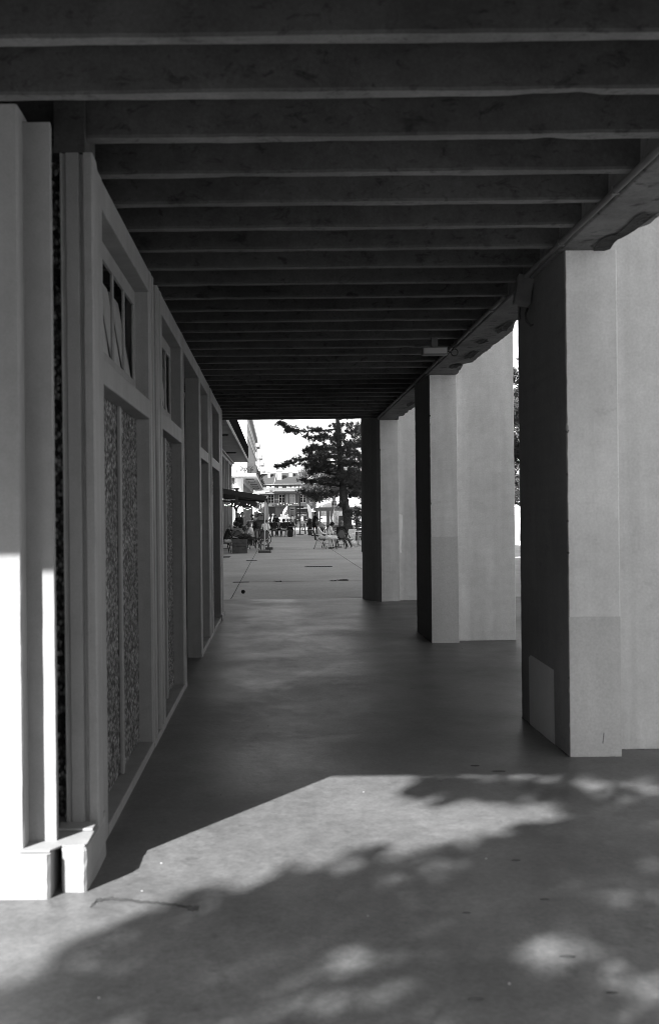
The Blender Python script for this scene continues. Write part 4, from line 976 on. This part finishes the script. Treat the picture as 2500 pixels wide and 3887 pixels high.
# bar counter with bottles behind
ct = thing('bar_counter', 'dark plank bar counter behind the seated people, with small pots on it', 'counter', (cx2x(440,66), 66, 0))
b = MB(); b.box((cx2x(395,66)-ct.location.x,-.3,0), (cx2x(482,66)-ct.location.x,.3,cy2z(1055,66))); b.build('front', 'wood', ct); b = MB(); b.box((cx2x(390,66)-ct.location.x,-.4,cy2z(1055,66)+.001), (cx2x(485,66)-ct.location.x,.35,cy2z(1055,66)+.05)); b.build('top', 'slatw', ct)
for k, (cx_, lab) in enumerate(((402,'small pale pot at the left end of the plank bar counter'),(420,'glass jar with sprigs on the plank bar counter'),(448,'squat grey pot on the plank bar counter'),(466,'pale pot at the right end of the plank bar counter'))):
    b = MB(); z = cy2z(1055,66)+.051; b.lathe((cx2x(cx_,65.9), 65.9, z), [(.05,0),(.09,.08),(.1,.16),(.07,.2)], 10); o = tag(b.build('pot', ('white','lglass','greypaint','pot')[k]), lab, 'pot', 'pots on the bar counter')
    b = MB(); leaves(b, (cx2x(cx_,65.9),65.9,z+.36), (.16,.16,.22), 80, .045); b.build('sprigs', 'herb', o)
mb_ = thing('menu_board', 'small framed menu board standing on the bar counter', 'menu board', (cx2x(455,65.6), 65.6, cy2z(1055,66)+.051))
b = MB(); b.box((-.2,-.015,0.0), (.2,.015,.3)); b.build('frame', 'wood', mb_); b = MB(); b.box((-.17,-.018,.03), (.17,-.0152,.27)); b.build('sheet', 'grey', mb_)
# picnic furniture
def picnic_bench(label, x0, x1, y, z=.45, w=.26):
    t = thing('bench', label, 'bench', ((x0+x1)/2, y, 0), 0, 'plank benches'); h = (x1-x0)/2
    b = MB(); b.box((-h,-w/2,z-.045), (h,w/2,z)); b.build('seat', 'wood2', t, .004)
    for s_ in (-1,1):
        b = MB(); xx = s_*(h-.25); b.bar((xx,-w/2+.02,0),(xx,-w/2+.05,z-.046),.05); b.bar((xx,w/2-.02,0),(xx,w/2-.05,z-.046),.05); b.bar((xx,-w/2+.03,.15),(xx,w/2-.03,.15),.03); b.build('leg', 'metal', t)
def picnic_table(label, x0, x1, y, z=.75, w=.7):
    t = thing('picnic_table', label, 'table', ((x0+x1)/2, y, 0), 0, 'plank tables'); h = (x1-x0)/2
    b = MB()
    for k in range(4): b.box((-h,-w/2+k*w/4+.004,z-.04), (h,-w/2+(k+1)*w/4-.004,z))
    b.build('tabletop', 'wood2', t, .003)
    for s_ in (-1,1):
        b = MB(); xx = s_*(h-.3); b.bar((xx,-w/2+.08,0),(xx,w/2-.12,z-.041),.06); b.bar((xx,w/2-.08,0),(xx,-w/2+.12,z-.041),.06); b.build('leg', 'metal', t)
picnic_bench('long plank bench carrying the two people in black with backs turned', cx2x(522,PB), cx2x(722,PB), PB)
picnic_bench('plank bench on the far side of the long picnic table', cx2x(530,72.7), cx2x(770,72.7), 72.75)
picnic_table('long plank picnic table in the middle of the plaza', cx2x(528,71.8), cx2x(775,71.8), 71.85)
picnic_bench('plank bench under the person in the bright white shirt', cx2x(440,62), cx2x(525,62), 62)
picnic_table('plank table at the far end of the bar counter', cx2x(440,62.9), cx2x(530,62.9), 63)
picnic_bench('bench under the person with long dark hair by the big man in black', cx2x(905,74.5), cx2x(985,74.5), 74.5)
picnic_table('plank table in front of the person with long dark hair', cx2x(895,75.4), cx2x(985,75.4), 75.5)
picnic_bench('empty bench at the right end of the long picnic table', cx2x(755,76), cx2x(795,76), 76)
picnic_bench('bench under the person in white bending forward', cx2x(1030,70.6), cx2x(1130,70.6), 70.55, .53)
picnic_table('plank table behind the woman with curly black hair', cx2x(1030,71.5), cx2x(1160,71.5), 71.6, .84)
bs = thing('bar_stool', 'tall wooden trestle stool with a white garment over it by the dark pole', 'stool', cgnd(872, 1188))
dS = bs.location.y; zs = cy2z(1085, dS); hw = 62*.232/F*dS/2
b = MB(); b.box((-hw*.75,-.2,zs-.05), (hw*.75,.2,zs)); b.build('seat', 'wood2', bs, .004)
for sx in (-1,1):
    for sy in (-1,1):
        b = MB(); b.bar((sx*hw*.95, sy*.25, 0), (sx*hw*.6, sy*.15, zs-.051), .085); b.build('leg', 'wood2', bs)
b = MB(); b.box((-hw*.75,-.24,zs*.70), (hw*.75,-.20,zs*.70+.08)); b.box((-hw*.75,.2,zs*.70), (hw*.75,.24,zs*.70+.08)); b.build('stretcher', 'wood2', bs)
b = MB(); n = 9
b.loft([[(bs.location.x-hw*.85+.05*math.sin(i*1.3), dS-.05+.1*math.sin(i), zs+.01+.55*(1-i/n)+(.02*math.cos(i))), (bs.location.x-hw*.2+.5*hw*i/n, dS+.02, zs+.012+.12*(1-i/n)), (bs.location.x-hw*.2+.5*hw*i/n, dS+.08, zs+.03+.14*(1-i/n)), (bs.location.x-hw*.85+.05*math.sin(i*1.3), dS+.02+.1*math.sin(i), zs+.05+.55*(1-i/n))] for i in range(n+1)], 0, True)
tag(b.build('white_garment', 'canvas'), 'white garment draped over the tall trestle stool', 'garment')
# dark umbrella pole
up = thing('umbrella_pole', 'thin black closed umbrella pole on a weight left of the trestle stool', 'umbrella pole', (cx2x(846,78), 78, 0))
b = MB(); b.tube([(0,0,.05),(0,0,cy2z(930,78))], .03, 8); b.build('pole', 'metal', up)
b = MB(); b.lathe((0,0,cy2z(1010,78)), [(.035,0),(.05,.3),(.055,.9),(.045,1.4),(.04,1.6),(.034,1.75)], 10); b.build('furled_cover', 'metal', up); b = MB(); b.lathe((0,0,0), [(.3,0),(.3,.04),(.08,.08)], 16); b.build('base', 'metal', up)
# pergola
pg = thing('timber_pergola', 'square timber pergola frame in front of the white parasol', 'pergola', (cx2x(1015,72), 72, 0))
dP = 71.9; zb, zt = cy2z(958,dP), cy2z(933,dP)
def pp(a, bq, y0, y1, z0, z1, name='post'): 
    b = MB(); b.box((cx2x(a,dP), y0, z0), (cx2x(bq,dP), y1, z1)); wpart(b, name, 'wood2', pg, .006)
pp(1003,1030,dP,dP+.18,0,zb-.001); pp(1113,1145,dP+.002,dP+.2,0,zb-.001); pp(1180,1204,dP+4,dP+4.18,0,zb+.1); pp(1400,1430,dP,dP+.18,0,zb-.001); pp(1060,1080,dP+4,dP+4.18,0,zb+.1)
pp(1001,1440,dP,dP+.16,zb,zt,'beam'); pp(1001,1440,dP+4,dP+4.16,zb+.11,zt+.1,'beam')
b = MB(); b.box((cx2x(1003,dP), dP+.161, zb+.01), (cx2x(1018,dP), dP+3.99, zt-.01)); wpart(b, 'beam', 'wood2', pg)
b = MB(); b.tube([cat(1192,930,dP-.1), cat(1176,1000,dP-.5), cat(1155,1066,dP-1.2)], [.02,.035,.03], 6)
tag(b.build('leaning_pole', 'white'), 'thin white pole leaning against the timber pergola', 'pole')
# printed screen behind the pergola
sc_ = thing('printed_screen', 'faded picture screen in a thin dark frame behind the pergola', 'screen', (cx2x(1120,82), 82, 0))
b = MB(); b.box((cx2x(1056,82), 82, cy2z(1012,82)), (cx2x(1300,82), 82.03, cy2z(958,82))); wpart(b, 'sheet', 'screenm', sc_)
b = MB()
for a in (1050,1172,1300): b.box((cx2x(a,82)-.03, 81.93, 0), (cx2x(a,82)+.05, 81.998, cy2z(862,82)))
b.box((cx2x(1050,82)+.051, 81.93, cy2z(868,82)), (cx2x(1300,82)-.031, 81.97, cy2z(864,82))); wpart(b, 'frame', 'slatw', sc_)
# parasols
def parasol(label, x, y, z, half, drop):
    t = thing('parasol', label, 'parasol', (x, y, 0), 0, 'big white parasols'); b = MB()
    ring = lambda h, zz: [(-h,-h,zz),(h,-h,zz),(h,h,zz),(-h,h,zz)]
    b.loft([ring(half, z-drop-.25), ring(half, z-drop), ring(half*.5, z-drop*.42), ring(.08, z)], 0, False, False); b.loft([ring(half-.02, z-drop-.25), ring(half-.02, z-drop-.02), ring(half*.5-.02, z-drop*.42-.03), ring(.07, z-.03)][::-1], 0, False, False)
    b.build('canopy', 'canvas', t)
    b = MB(); b.tube([(0,0,0),(0,0,z-.02)], .045, 8); b.build('pole', 'white', t)
    b = MB()
    for sx in (-1,1):
        for sy in (-1,1): b.bar((sx*half*.97,sy*half*.97,z-drop-.05),(0.05*sx,.05*sy,z-.08),.03)
    b.build('ribs', 'midmetal', t); b = MB(); b.box((-.45,-.45,0),(.45,.45,.08)); b.build('base', 'metal', t)
dq = 103; parasol('big white parasol with a peaked top directly behind the pergola', cx2x(1150,dq), dq, cy2z(872,dq), 185*.232/F*dq, .75)
dq = 105; parasol('big white parasol right of the pine trunk', cx2x(1440,dq), dq, cy2z(895,dq), 120*.232/F*dq, .8)
dq = 98; parasol('low white parasol seen under the young pine branches', cx2x(1420,dq), dq, cy2z(985,dq), 60*.232/F*dq, .45)
# slatted barrier
sl = thing('slatted_fence', 'low dark slatted fence behind the seated trio', 'fence', (cx2x(1330,59.5), 59.5, 0)); dF = 59.5
x0, x1 = cx2x(1150,dF), cx2x(1800,dF); zt = cy2z(1113,dF); z0 = cy2z(1235,dF)
b = MB(); n = 6
for k in range(n): b.box((x0, dF, z0+(zt-z0)*k/n+.02), (x1, dF+.03, z0+(zt-z0)*(k+1)/n-.02))
wpart(b, 'slats', 'slatw', sl)
for i in range(7):
    x = x0+(x1-x0)*i/6; b = MB(); b.box((x-.04, dF+.031, 0), (x+.04, dF+.10, zt)); wpart(b, 'post', 'slatw', sl)
b = MB(); b.box((x0, dF-.05, zt+.001), (x1, dF+.12, zt+.04)); wpart(b, 'rail', 'slatw', sl)
for i, (a, c_) in enumerate(((1345,1366),(1402,1440),(1455,1490))):
    b = MB(); b.prism(chamf(cx2x(a,58.9), 58.9, cx2x(c_,58.9), 59.2, .01), 0, .2, 0, 2, .003); tag(b.build('kerb_block', 'block'), ['smallest pale block at the foot of the slatted fence','pale block under the square table at the fence foot','pale block at the fence foot beside the slim trunk'][i], 'block', 'blocks at the fence foot')
# ball on the ground by the man's foot
b = MB(); q = cgnd(1382, 1300); b.ball((q.x, q.y, .13), .13, 16, 12); tag(b.build('ball', 'white'), 'pale ball lying by the outstretched shoe of the bald man', 'ball')
# bicycle behind the empty cane chair
bk = thing('bicycle', 'dark bicycle parked behind the empty cane chair and awning poles', 'bicycle', (cx2x(492,51), 51, 0), PI+.25)
for xw in (0, 1.05):
    b = MB(); b.tube([(xw+.335*math.cos(a), 0, .355+.335*math.sin(a)) for a in np.linspace(0,2*PI,28)[:-1]], .022, 7, 0, True); wo = b.build('wheel', 'rubber', bk)
    b = MB()
    for k in range(14): a = k*2*PI/14; b.bar((xw,0,.355),(xw+.31*math.cos(a),0,.355+.31*math.sin(a)),.004)
    b.build('spokes', 'steel', wo)
b = MB(); 
for p_, q_ in (((0,0,.355),(.1,0,.85)),((.1,0,.80),(.62,0,.78)),((.12,0,.7),(.5,0,.3)),((.5,0,.3),(.66,0,.88)),((.5,0,.3),(1.05,0,.355)),((.64,0,.78),(1.05,0,.355))): b.tube([p_, q_], .016, 6)
b.build('frame', 'metal', bk)
b = MB(); b.tube([(.1,0,.85),(.13,0,.97)], .012, 6); b.tube([(.2,-.28,.98),(.12,-.2,.98),(.13,0,.97),(.12,.2,.98),(.2,.28,.98)], .012, 6); b.build('handlebar', 'metal', bk)
b = MB(); b.ball((.68,0,.93), (.13,.07,.035), 10, 6); b.build('saddle', 'rubber', bk)
b = MB(); b.tube([(.5,-.08,.3),(.5,.08,.3)], .02, 6); b.tube([(.5,.08,.3),(.6,.08,.2)], .012, 5); b.tube([(.5,-.08,.3),(.4,-.08,.4)], .012, 5); b.box((.56,.08,.19),(.66,.16,.21)); b.box((.34,-.16,.39),(.44,-.08,.41)); b.build('pedals', 'metal', bk)
# rucksack by the bench end, sign on pot near picnic table
sk = thing('rucksack', 'dark rucksack and coat heap at the right end of the long bench', 'rucksack', (cx2x(744,70.6), 70.6, 0))
b = MB(); b.loft([[(-.17*q,-.12*q,z),(.17*q,-.12*q,z),(.19*q,.0,z),(.17*q,.12*q,z),(-.17*q,.12*q,z),(-.19*q,0,z)] for q, z in ((.8,0),(1,.05),(1,.35),(.85,.48),(.5,.54))], 0, True); b.box((-.12,-.19,.04), (.12,-.115,.24)); b.build('bag', 'rubber', sk); b = MB(); b.tube([(-.06,-.1,.5),(0,-.12,.58),(.06,-.1,.5)], .015, 6); b.build('strap', 'ink', sk)
wc = thing('child_seat', 'small round stool with a pale leg at the right end of the long picnic table', 'stool', (cx2x(794,73), 73, 0))
b = MB(); b.lathe((0,0,cy2z(1118,73)), [(.12,0),(.2,.05),(.2,.16),(.16,.18)], 14); b.build('seat', 'greypaint', wc); b = MB(); b.tube([(0,0,0.03),(0,0,cy2z(1118,73))], .04, 8); b.build('leg', 'steel', wc); b = MB(); b.lathe((0,0,0), [(.22,0),(.2,.03),(.05,.05)], 14); b.build('foot', 'steel', wc)
# dark van in the distance
vn = thing('van', 'dark van parked at the back of the plaza behind the man in the white cap', 'van', (cx2x(865,150), 150, 0))
b = MB(); w = .95
b.loft([[(-w*.93,y,.35),(w*.93,y,.35),(w,y,.8),(w*.97,y,z*.75),(w*.8,y,z),(-w*.8,y,z),(-w*.97,y,z*.75),(-w,y,.8)] for y, z in ((0,1.05),(.25,1.2),(.9,1.3),(1.5,1.9),(2.2,2.0),(4.6,1.98),(4.8,1.8))]); b.build('body', 'metal', vn, .03)
b = MB(); b.add([(-.72,.93,1.36),(.72,.93,1.36),(.66,1.44,1.83),(-.66,1.44,1.83)], [(0,1,2,3)]); b.build('windscreen', 'lglass', vn)
for s_ in (-1,1):
    b = MB(); b.ball((s_*.68,.02,.82), (.16,.06,.1), 10, 6); b.build('headlight', 'steel', vn)
    for y in (.8, 3.8):
        b = MB(); b.tube([(s_*.78,y,.33),(s_*.99,y,.33)], .33, 18); b.build('wheel', 'rubber', vn)
b = MB(); b.box((-.8,-.06,.38),(.8,-.001,.55)); b.build('bumper', 'greypaint', vn)

# ------------------------------------------------------------------ trees
def tufts(b, pts, n, L, wd):
    for c in pts:
        c = Vector(c); ax = Vector((random.gauss(0,.7), random.gauss(0,.7), random.uniform(.1,1))).normalized()
        for k in range(n):
            v = (Vector((random.gauss(0,1), random.gauss(0,1), random.gauss(0,1))).normalized() + ax*.55).normalized(); l = L*random.uniform(.6,1.2)
            u = v.cross(Vector((random.gauss(0,1),random.gauss(0,1),random.gauss(0,1)))).normalized()*wd
            b.add([c-u, c+u, c+v*l], [(0,1,2)])
def limb(b, pts, r0, r1, wob=.0, sub=5):
    P = [Vector(p) for p in pts]; Q = []
    for i in range(len(P)-1):
        for k in range(sub): Q.append(P[i].lerp(P[i+1], k/sub) + Vector((random.gauss(0,wob),random.gauss(0,wob),random.gauss(0,wob))))
    Q.append(P[-1]); n = len(Q); b.tube(Q, [r0+(r1-r0)*i/(n-1) for i in range(n)], 7); return Q
def inside(x, y, poly):
    c = False; n = len(poly)
    for i in range(n):
        x1, y1 = poly[i]; x2, y2 = poly[(i+1)%n]
        if (y1 > y) != (y2 > y) and x < (x2-x1)*(y-y1)/(y2-y1)+x1: c = not c
    return c
dPine = 62.0
pt = thing('pine_tree', 'large dark pine with a leaning trunk and long boughs reaching over the plaza', 'tree', (cx2x(1338,dPine), dPine, 0))
b = MB()
tr = [Vector((cx2x(1338,dPine), dPine, -.1))]+[cat(x, y, dPine+dy) for x, y, dy in ((1334,1150,0),(1322,1050,0),(1310,960,0),(1298,860,.05),(1278,760,.1),(1268,640,.15),(1255,500,.2),(1240,330,.2),(1228,130,.2),(1215,-80,.1),(1205,-300,0))]
b.tube(tr, [.36,.30,.265,.255,.245,.23,.21,.19,.16,.13,.10,.05], 12)
TW = wpart(b, 'trunk', 'bark', pt)
LB = [([(1228,130),(1100,138),(1000,146),(850,152),(740,148),(690,110),(645,62)], -.4, 1.0), ([(1245,470),(1050,438),(900,430),(800,462),(700,492),(608,512)], -.6, 1.0), ([(1240,330),(1060,322),(960,335),(880,358)], .5, 1.2),
      ([(1235,230),(1120,205),(1000,225),(900,205)], 1.0, 1.1), ([(1255,520),(1120,500),(1000,500),(900,500)], -1.2, 1.3), ([(1262,600),(1120,570),(1000,545),(940,560)], 1.2, 1.2),
      ([(1230,200),(1330,165),(1480,130),(1600,150)], .3, 1.2), ([(1240,330),(1370,300),(1500,290),(1640,300)], -.8, 1.3), ([(1250,430),(1380,380),(1520,400)], .8, 1.4), ([(1255,500),(1400,480),(1560,520)], -.4, 1.3),
      ([(1265,620),(1400,590),(1540,640)], .6, 1.3), ([(1270,650),(1150,640),(1080,640)], -.8, 1.0), ([(1275,740),(1180,790),(1050,800),(950,790),(860,760)], -.6, 1.0), ([(1272,700),(1150,690),(1040,675),(930,650),(862,655)], .4, .8),
      ([(1280,720),(1400,690),(1520,730)], .1, 1.2), ([(1292,820),(1390,800),(1500,790)], -.3, .8), ([(1215,0),(1050,-40),(900,-30)], .4, 1.2), ([(1220,40),(1350,0),(1520,-20)], -.3, 1.3), ([(1305,930),(1340,970),(1360,1000)], -.5, .5), ([(1240,380),(1180,420),(1100,400),(1000,405)], -1.4, 1.1), ([(1300,900),(1270,905),(1235,890)], -.4, .35)]
cr = MB(); br = MB(); pts = []
for pl_, dep, dens in LB:
    k = len(pl_); P = [cat(x, y, dPine+.2+dep*2.2*i/(k-1)) for i, (x, y) in enumerate(pl_)]
    Q = limb(br, P, .075 if k > 4 else .06, .018, .025)
    n = len(Q)
    for i, q in enumerate(Q):
        if i < n*.22: continue
        for j in range(int(2.4*dens+1)):
            l = random.uniform(.15,.75)*(1-.45*i/n); e = q + Vector((random.gauss(0,.55), random.gauss(0,.8), random.gauss(.05,.28)))*l
            br.tube([q, q.lerp(e,.5)+Vector((0,0,.03)), e], [.012,.009,.006], 4)
            for m_ in range(3): pts.append(e + Vector((random.gauss(0,.07),random.gauss(0,.1),random.gauss(0,.06))))
            pts.append(q.lerp(e,.6)+Vector((0,0,.04)))
DENSE = [(900,375),(960,300),(1010,235),(1150,70),(1560,60),(1560,860),(1470,870),(1385,790),(1330,700),(1290,690),(1210,560),(1060,545),(1000,560),(930,470)]
holes = [(rng.uniform(900,1560), rng.uniform(60,800), rng.uniform(8,26)) for _ in range(46)] + [(1155,195,26),(1300,150,40),(1180,140,24),(1340,215,22),(1440,330,20),(1475,360,24),(1120,120,22)]
n0 = len(pts)
while len(pts) < n0+2600:
    x, y = rng.uniform(880,1570), rng.uniform(50,840)
    if not inside(x, y, DENSE) or any((x-hx)**2+(y-hy)**2 < hr*hr*1.4 for hx, hy, hr in holes): continue
    pts.append(cat(x, y, dPine+rng.normal(.2,1.5)))
for k in range(420):
    t_ = random.random()**.8; c_ = cat(1228+t_*45+random.gauss(0,28), 150+t_*520, dPine-.35-abs(random.gauss(0,.5)))
    if math.sin(t_*23) > -.55: pts.append(c_)
tufts(cr, pts, 16, .20, .014)
wpart(br, 'branches', 'bark', pt); cro = wpart(cr, 'crown', 'needle', pt)
# young pine on the right, slim trunk
dY = cgnd(1470,1368).y
yp = thing('young_pine', 'slim young pine with a thin straight trunk beside the square table', 'tree', (cx2x(1471,dY), dY, 0))
b = MB(); b.tube([(cx2x(1471,dY), dY, -.05), (cx2x(1472,dY), dY, 1.0), (cx2x(1476,dY), dY, 2.2), (cx2x(1474,dY), dY, 3.6)], [.052,.046,.04,.02], 9); wpart(b, 'trunk', 'bark', yp)
b = MB(); br = MB(); pts = []
for x0, y0, x1, y1 in ((1475,1060,1360,1030),(1475,1000,1320,980),(1475,950,1400,905),(1475,930,1550,890),(1475,1090,1400,1075),(1475,1040,1560,1030),(1475,960,1420,985),(1476,900,1470,850),(1476,1000,1370,955)):
    P = limb(br, [cat(x0,y0,dY), cat((x0+x1)/2,(y0+y1)/2+8,dY+random.uniform(-.3,.3)), cat(x1,y1,dY+random.uniform(-.6,.6))], .016, .006, .01)
    for q in P[2:]:
        for k in range(3): pts.append(q+Vector((random.gauss(0,.06),random.gauss(0,.1),random.gauss(0,.05))))
tufts(b, pts, 22, .13, .005); wpart(br, 'branches', 'bark', yp); wpart(b, 'crown', 'needle2', yp)
def broadleaf(label, x, y, base_r, polys, dd, n, size, m, trunk_pts, bark='pale', gp=None):
    t = thing('broadleaf_tree', label, 'tree', (x, y, 0), 0, gp); b = MB(); b.tube(trunk_pts, [base_r*(1-.6*i/(len(trunk_pts)-1)) for i in range(len(trunk_pts))], 10)
    top = Vector(trunk_pts[-1]); b2 = MB(); cl = []
    x0 = min(p[0] for p in polys); x1 = max(p[0] for p in polys); y0 = min(p[1] for p in polys); y1 = max(p[1] for p in polys)
    while len(cl) < 150:
        cx_, cy_ = rng.uniform(x0,x1), rng.uniform(y0,y1)
        if inside(cx_, cy_, polys): cl.append(cat(cx_, cy_, dd+rng.normal(0,1.1)))
    for i, c in enumerate(cl):
        if i % 3 == 0: b.tube([top.lerp(Vector(trunk_pts[-2]), random.random()*.8), top.lerp(c,.5)+Vector((0,0,.2)), c], [.07,.045,.015], 5)
        leaves(b2, c, (.55,.55,.38), int(n/150), size, .2)
    wpart(b, 'trunk', bark, t); wpart(b2, 'crown', m, t); return t
dB = 99
broadleaf('paler leafy tree growing behind the big pine, in front of the hipped house', cx2x(1205,dB), dB, .28, [(880,560),(960,480),(1100,470),(1230,520),(1260,700),(1240,830),(1150,850),(1000,850),(900,800),(860,700)], dB, 19000, .085, 'leaf',
          [(cx2x(1205,dB),dB,-.1),(cx2x(1207,dB),dB,1.8),(cx2x(1190,dB),dB,cy2z(840,dB)),(cx2x(1110,dB),dB,cy2z(700,dB)),(cx2x(1080,dB),dB,cy2z(560,dB))])
dB = 92
broadleaf('leafy tree with a straight speckled trunk close to the right of the pale trunk', cx2x(1262,dB), dB, .33, [(1150,560),(1300,520),(1600,600),(1700,760),(1500,820),(1300,800),(1180,760)], dB, 15000, .085, 'leaf',
          [(cx2x(1262,dB),dB,-.1),(cx2x(1263,dB),dB,1.8),(cx2x(1264,dB),dB,3.2),(cx2x(1290,dB),dB,cy2z(700,dB)),(cx2x(1340,dB),dB,cy2z(600,dB))], 'bark')
t = thing('pine_tree', 'pine standing out to the right, seen as a sliver between two piers', 'tree', (14.2, 55, 0), 0, 'pines out to the right'); hgt = 10; b = MB(); b.tube([(0,0,-.1),(.1,0,hgt*.5),(-.1,0,hgt)], [.28,.2,.06], 9); br = MB(); pts = []
for k in range(44):
    z = hgt*random.uniform(.16,1); a = random.uniform(0,2*PI); l = random.uniform(1.5,3.4)*(1.15-z/hgt*.7)
    P = limb(br, [(0,0,z),(math.cos(a)*l*.6,math.sin(a)*l*.6,z+.1),(math.cos(a)*l,math.sin(a)*l,z+.35)], .05, .015, .03)
    for q in P[3:]:
        for j in range(9): pts.append(q+Vector((random.gauss(0,.3),random.gauss(0,.3),random.gauss(.05,.16))))
c = MB(); tufts(c, pts, 10, .26, .026); b.build('trunk', 'bark', t); br.build('branches', 'bark', t); c.build('crown', 'needle', t)
for k, (x, y, sc2, lab) in enumerate(((20,75,1.1,'further pine out to the right beyond the sliver between the piers'),(9.6,12.5,1.05,'pine beside the arcade, level with the middle piers'),(10.4,18.5,1.15,'taller pine beside the far end of the arcade'),(9.2,25.5,1.0,'pine on the plaza just past the arcade end, right of the piers'),(11.5,33,1.2,'tallest of the pines in the row to the right of the plaza'))):
    o = copy_tree(t); o.location = (x, y, 0); o.rotation_euler.z = 1.3*k+.7; o.scale = (sc2,)*3; o['label'] = lab

# ------------------------------------------------------------------ tree behind the camera, its shade falls on the near paving
SHADE = [(-40,2420),(-40,2345),(90,2275),(190,2195),(300,2165),(430,2130),(520,2115),(600,2085),(680,2045),(780,2012),(870,1985),(960,2000),(1040,1985),(1130,1965),(1220,1965),(1320,1925),(1350,1890),(1300,1868),(1180,1872),(1060,1882),(985,1868),(960,1845),(1010,1828),(1120,1822),(1280,1810),(1420,1795),(1800,1780),(1800,2420)]
SPOT = [(1310,2238,100,52,1.25),(1540,2330,110,70,.9),(1505,1848,62,24,.9),(1390,1838,70,16,.75),(850,2265,95,34,.5),(770,2300,60,24,.25),(1030,2118,80,22,.42),(1420,2085,55,24,.4),(640,2150,60,25,.2),(500,2390,120,26,.3),(160,2330,120,36,.12),(1600,2000,50,20,.5)]
def lit(px, py):
    s = 0
    for x, y, a, c_, w in SPOT: s = max(s, w*math.exp(-(((px-x)/a)**2+((py-y)/c_)**2)*1.1)*1.35)
    return s
def keepp(px, py, x, y):
    T = max(min(lit(px, py)*.9, .97), .03+.22*max(0, math.sin(x*3.3+y*2.1)*math.sin(y*4.3-x*1.7)+.15*math.sin(x*11+y*5)))
    return -math.log(max(T, .004))/5.5
st = thing('shade_tree', 'tree behind the viewer whose leaves dapple the near paving', 'tree', (-3.9, -5.6, 0))
b = MB(); L = MB(); cnt = 0; cl = []
while cnt < 26000:
    x, y = rng.uniform(-2.3,3.4), rng.uniform(2.6,6.6)
    zx, zz = x/y*F, -H/y*F
    rx, rz = zx*math.cos(ROLL)-zz*math.sin(ROLL), zx*math.sin(ROLL)+zz*math.cos(ROLL); px, py = VX+rx, VY-rz
    if not inside(px, py, SHADE) or rng.random() > keepp(px, py, x, y): cnt += 1; continue
    x += rng.normal(0,.05); y += rng.normal(0,.07)
    h = rng.uniform(4.6, 8.4); c = Vector((x, y, 0)) - SUN_DIR*(h/-SUN_DIR.z); a = Vector(rng.normal(0,1,3)).normalized(); u = a.orthogonal().normalized(); s_ = rng.uniform(.06,.11)
    L.add([c-a*s_, c+u*s_*.5, c+a*s_, c-u*s_*.5], [(0,1,2,3)]); cnt += 1
    if cnt % 900 == 0: cl.append(c)
for k in range(5000):                                                  # the rest of the crown, shading paving outside the picture
    x, y = rng.normal(2.2,1.6), rng.normal(1.2,1.0)
    if y > 2.4 or x < -1.6: continue
    h = rng.uniform(4.6, 8.6); c = Vector((x, y, 0)) - SUN_DIR*(h/-SUN_DIR.z); a = Vector(rng.normal(0,1,3)).normalized(); u = a.orthogonal().normalized(); s_ = rng.uniform(.06,.11)
    L.add([c-a*s_, c+u*s_*.5, c+a*s_, c-u*s_*.5], [(0,1,2,3)])
b.tube([(-3.9,-5.6,-.1),(-3.95,-5.5,2),(-4.0,-5.4,4.2),(-4.3,-5.0,6.2),(-4.4,-4.8,8.0)], [.26,.21,.17,.1,.03], 10)
for c in cl[::3]: b.tube([Vector((-4.0,-5.4,4.4)).lerp(Vector((-4.35,-4.9,7)), random.random()), c], [.03,.006], 4)
wpart(b, 'trunk', 'bark', st); wpart(L, 'crown', 'leaf', st)

# ------------------------------------------------------------------ light, sky, camera
W = bpy.data.worlds.new('World'); SC.world = W; W.use_nodes = True; t = W.node_tree; t.nodes.clear()
sky = t.nodes.new('ShaderNodeTexSky'); sky.sky_type = 'NISHITA'; sky.sun_disc = False
el = math.asin(-SUN_DIR.z); az = math.atan2(-SUN_DIR.x, -SUN_DIR.y)
sky.sun_elevation = el; sky.sun_rotation = az; sky.dust_density = 2.5
bw = t.nodes.new('ShaderNodeRGBToBW'); bg = t.nodes.new('ShaderNodeBackground'); out = t.nodes.new('ShaderNodeOutputWorld')
t.links.new(sky.outputs[0], bw.inputs[0]); t.links.new(bw.outputs[0], bg.inputs[0]); t.links.new(bg.outputs[0], out.inputs[0]); bg.inputs[1].default_value = .105
sl_ = bpy.data.lights.new('sun', 'SUN'); sl_.energy = 5.0; sl_.angle = R(.53); sl_.color = (1, 1, 1)
so = bpy.data.objects.new('sun', sl_); COL.objects.link(so); so.rotation_euler = SUN_DIR.to_track_quat('-Z', 'Y').to_euler(); so.location = (-10, -12, 20)
cd = bpy.data.cameras.new('camera'); co_ = bpy.data.objects.new('camera', cd); COL.objects.link(co_); SC.camera = co_
HT = 3887/1.62338
cd.sensor_fit = 'VERTICAL'; cd.sensor_height = 36; cd.lens = 36*F/HT
cd.shift_x = (770-VX)/HT; cd.shift_y = (VY-HT/2)/HT
cd.clip_start = .05; cd.clip_end = 2000
co_.matrix_world = Matrix.Translation((0,0,H)) @ Matrix.Rotation(PI/2, 4, 'X') @ Matrix.Rotation(-ROLL, 4, 'Z')
cd.dof.use_dof = True; cd.dof.focus_distance = 38; cd.dof.aperture_fstop = 3.2
SC.view_settings.view_transform = 'Standard'; SC.view_settings.look = 'None'; SC.view_settings.gamma = 1; SC.view_settings.exposure = 1.95
SC.cycles.use_denoising = True; SC.cycles.use_adaptive_sampling = False; SC.cycles.filter_width = .8; SC.cycles.max_bounces = 10; SC.cycles.diffuse_bounces = 6
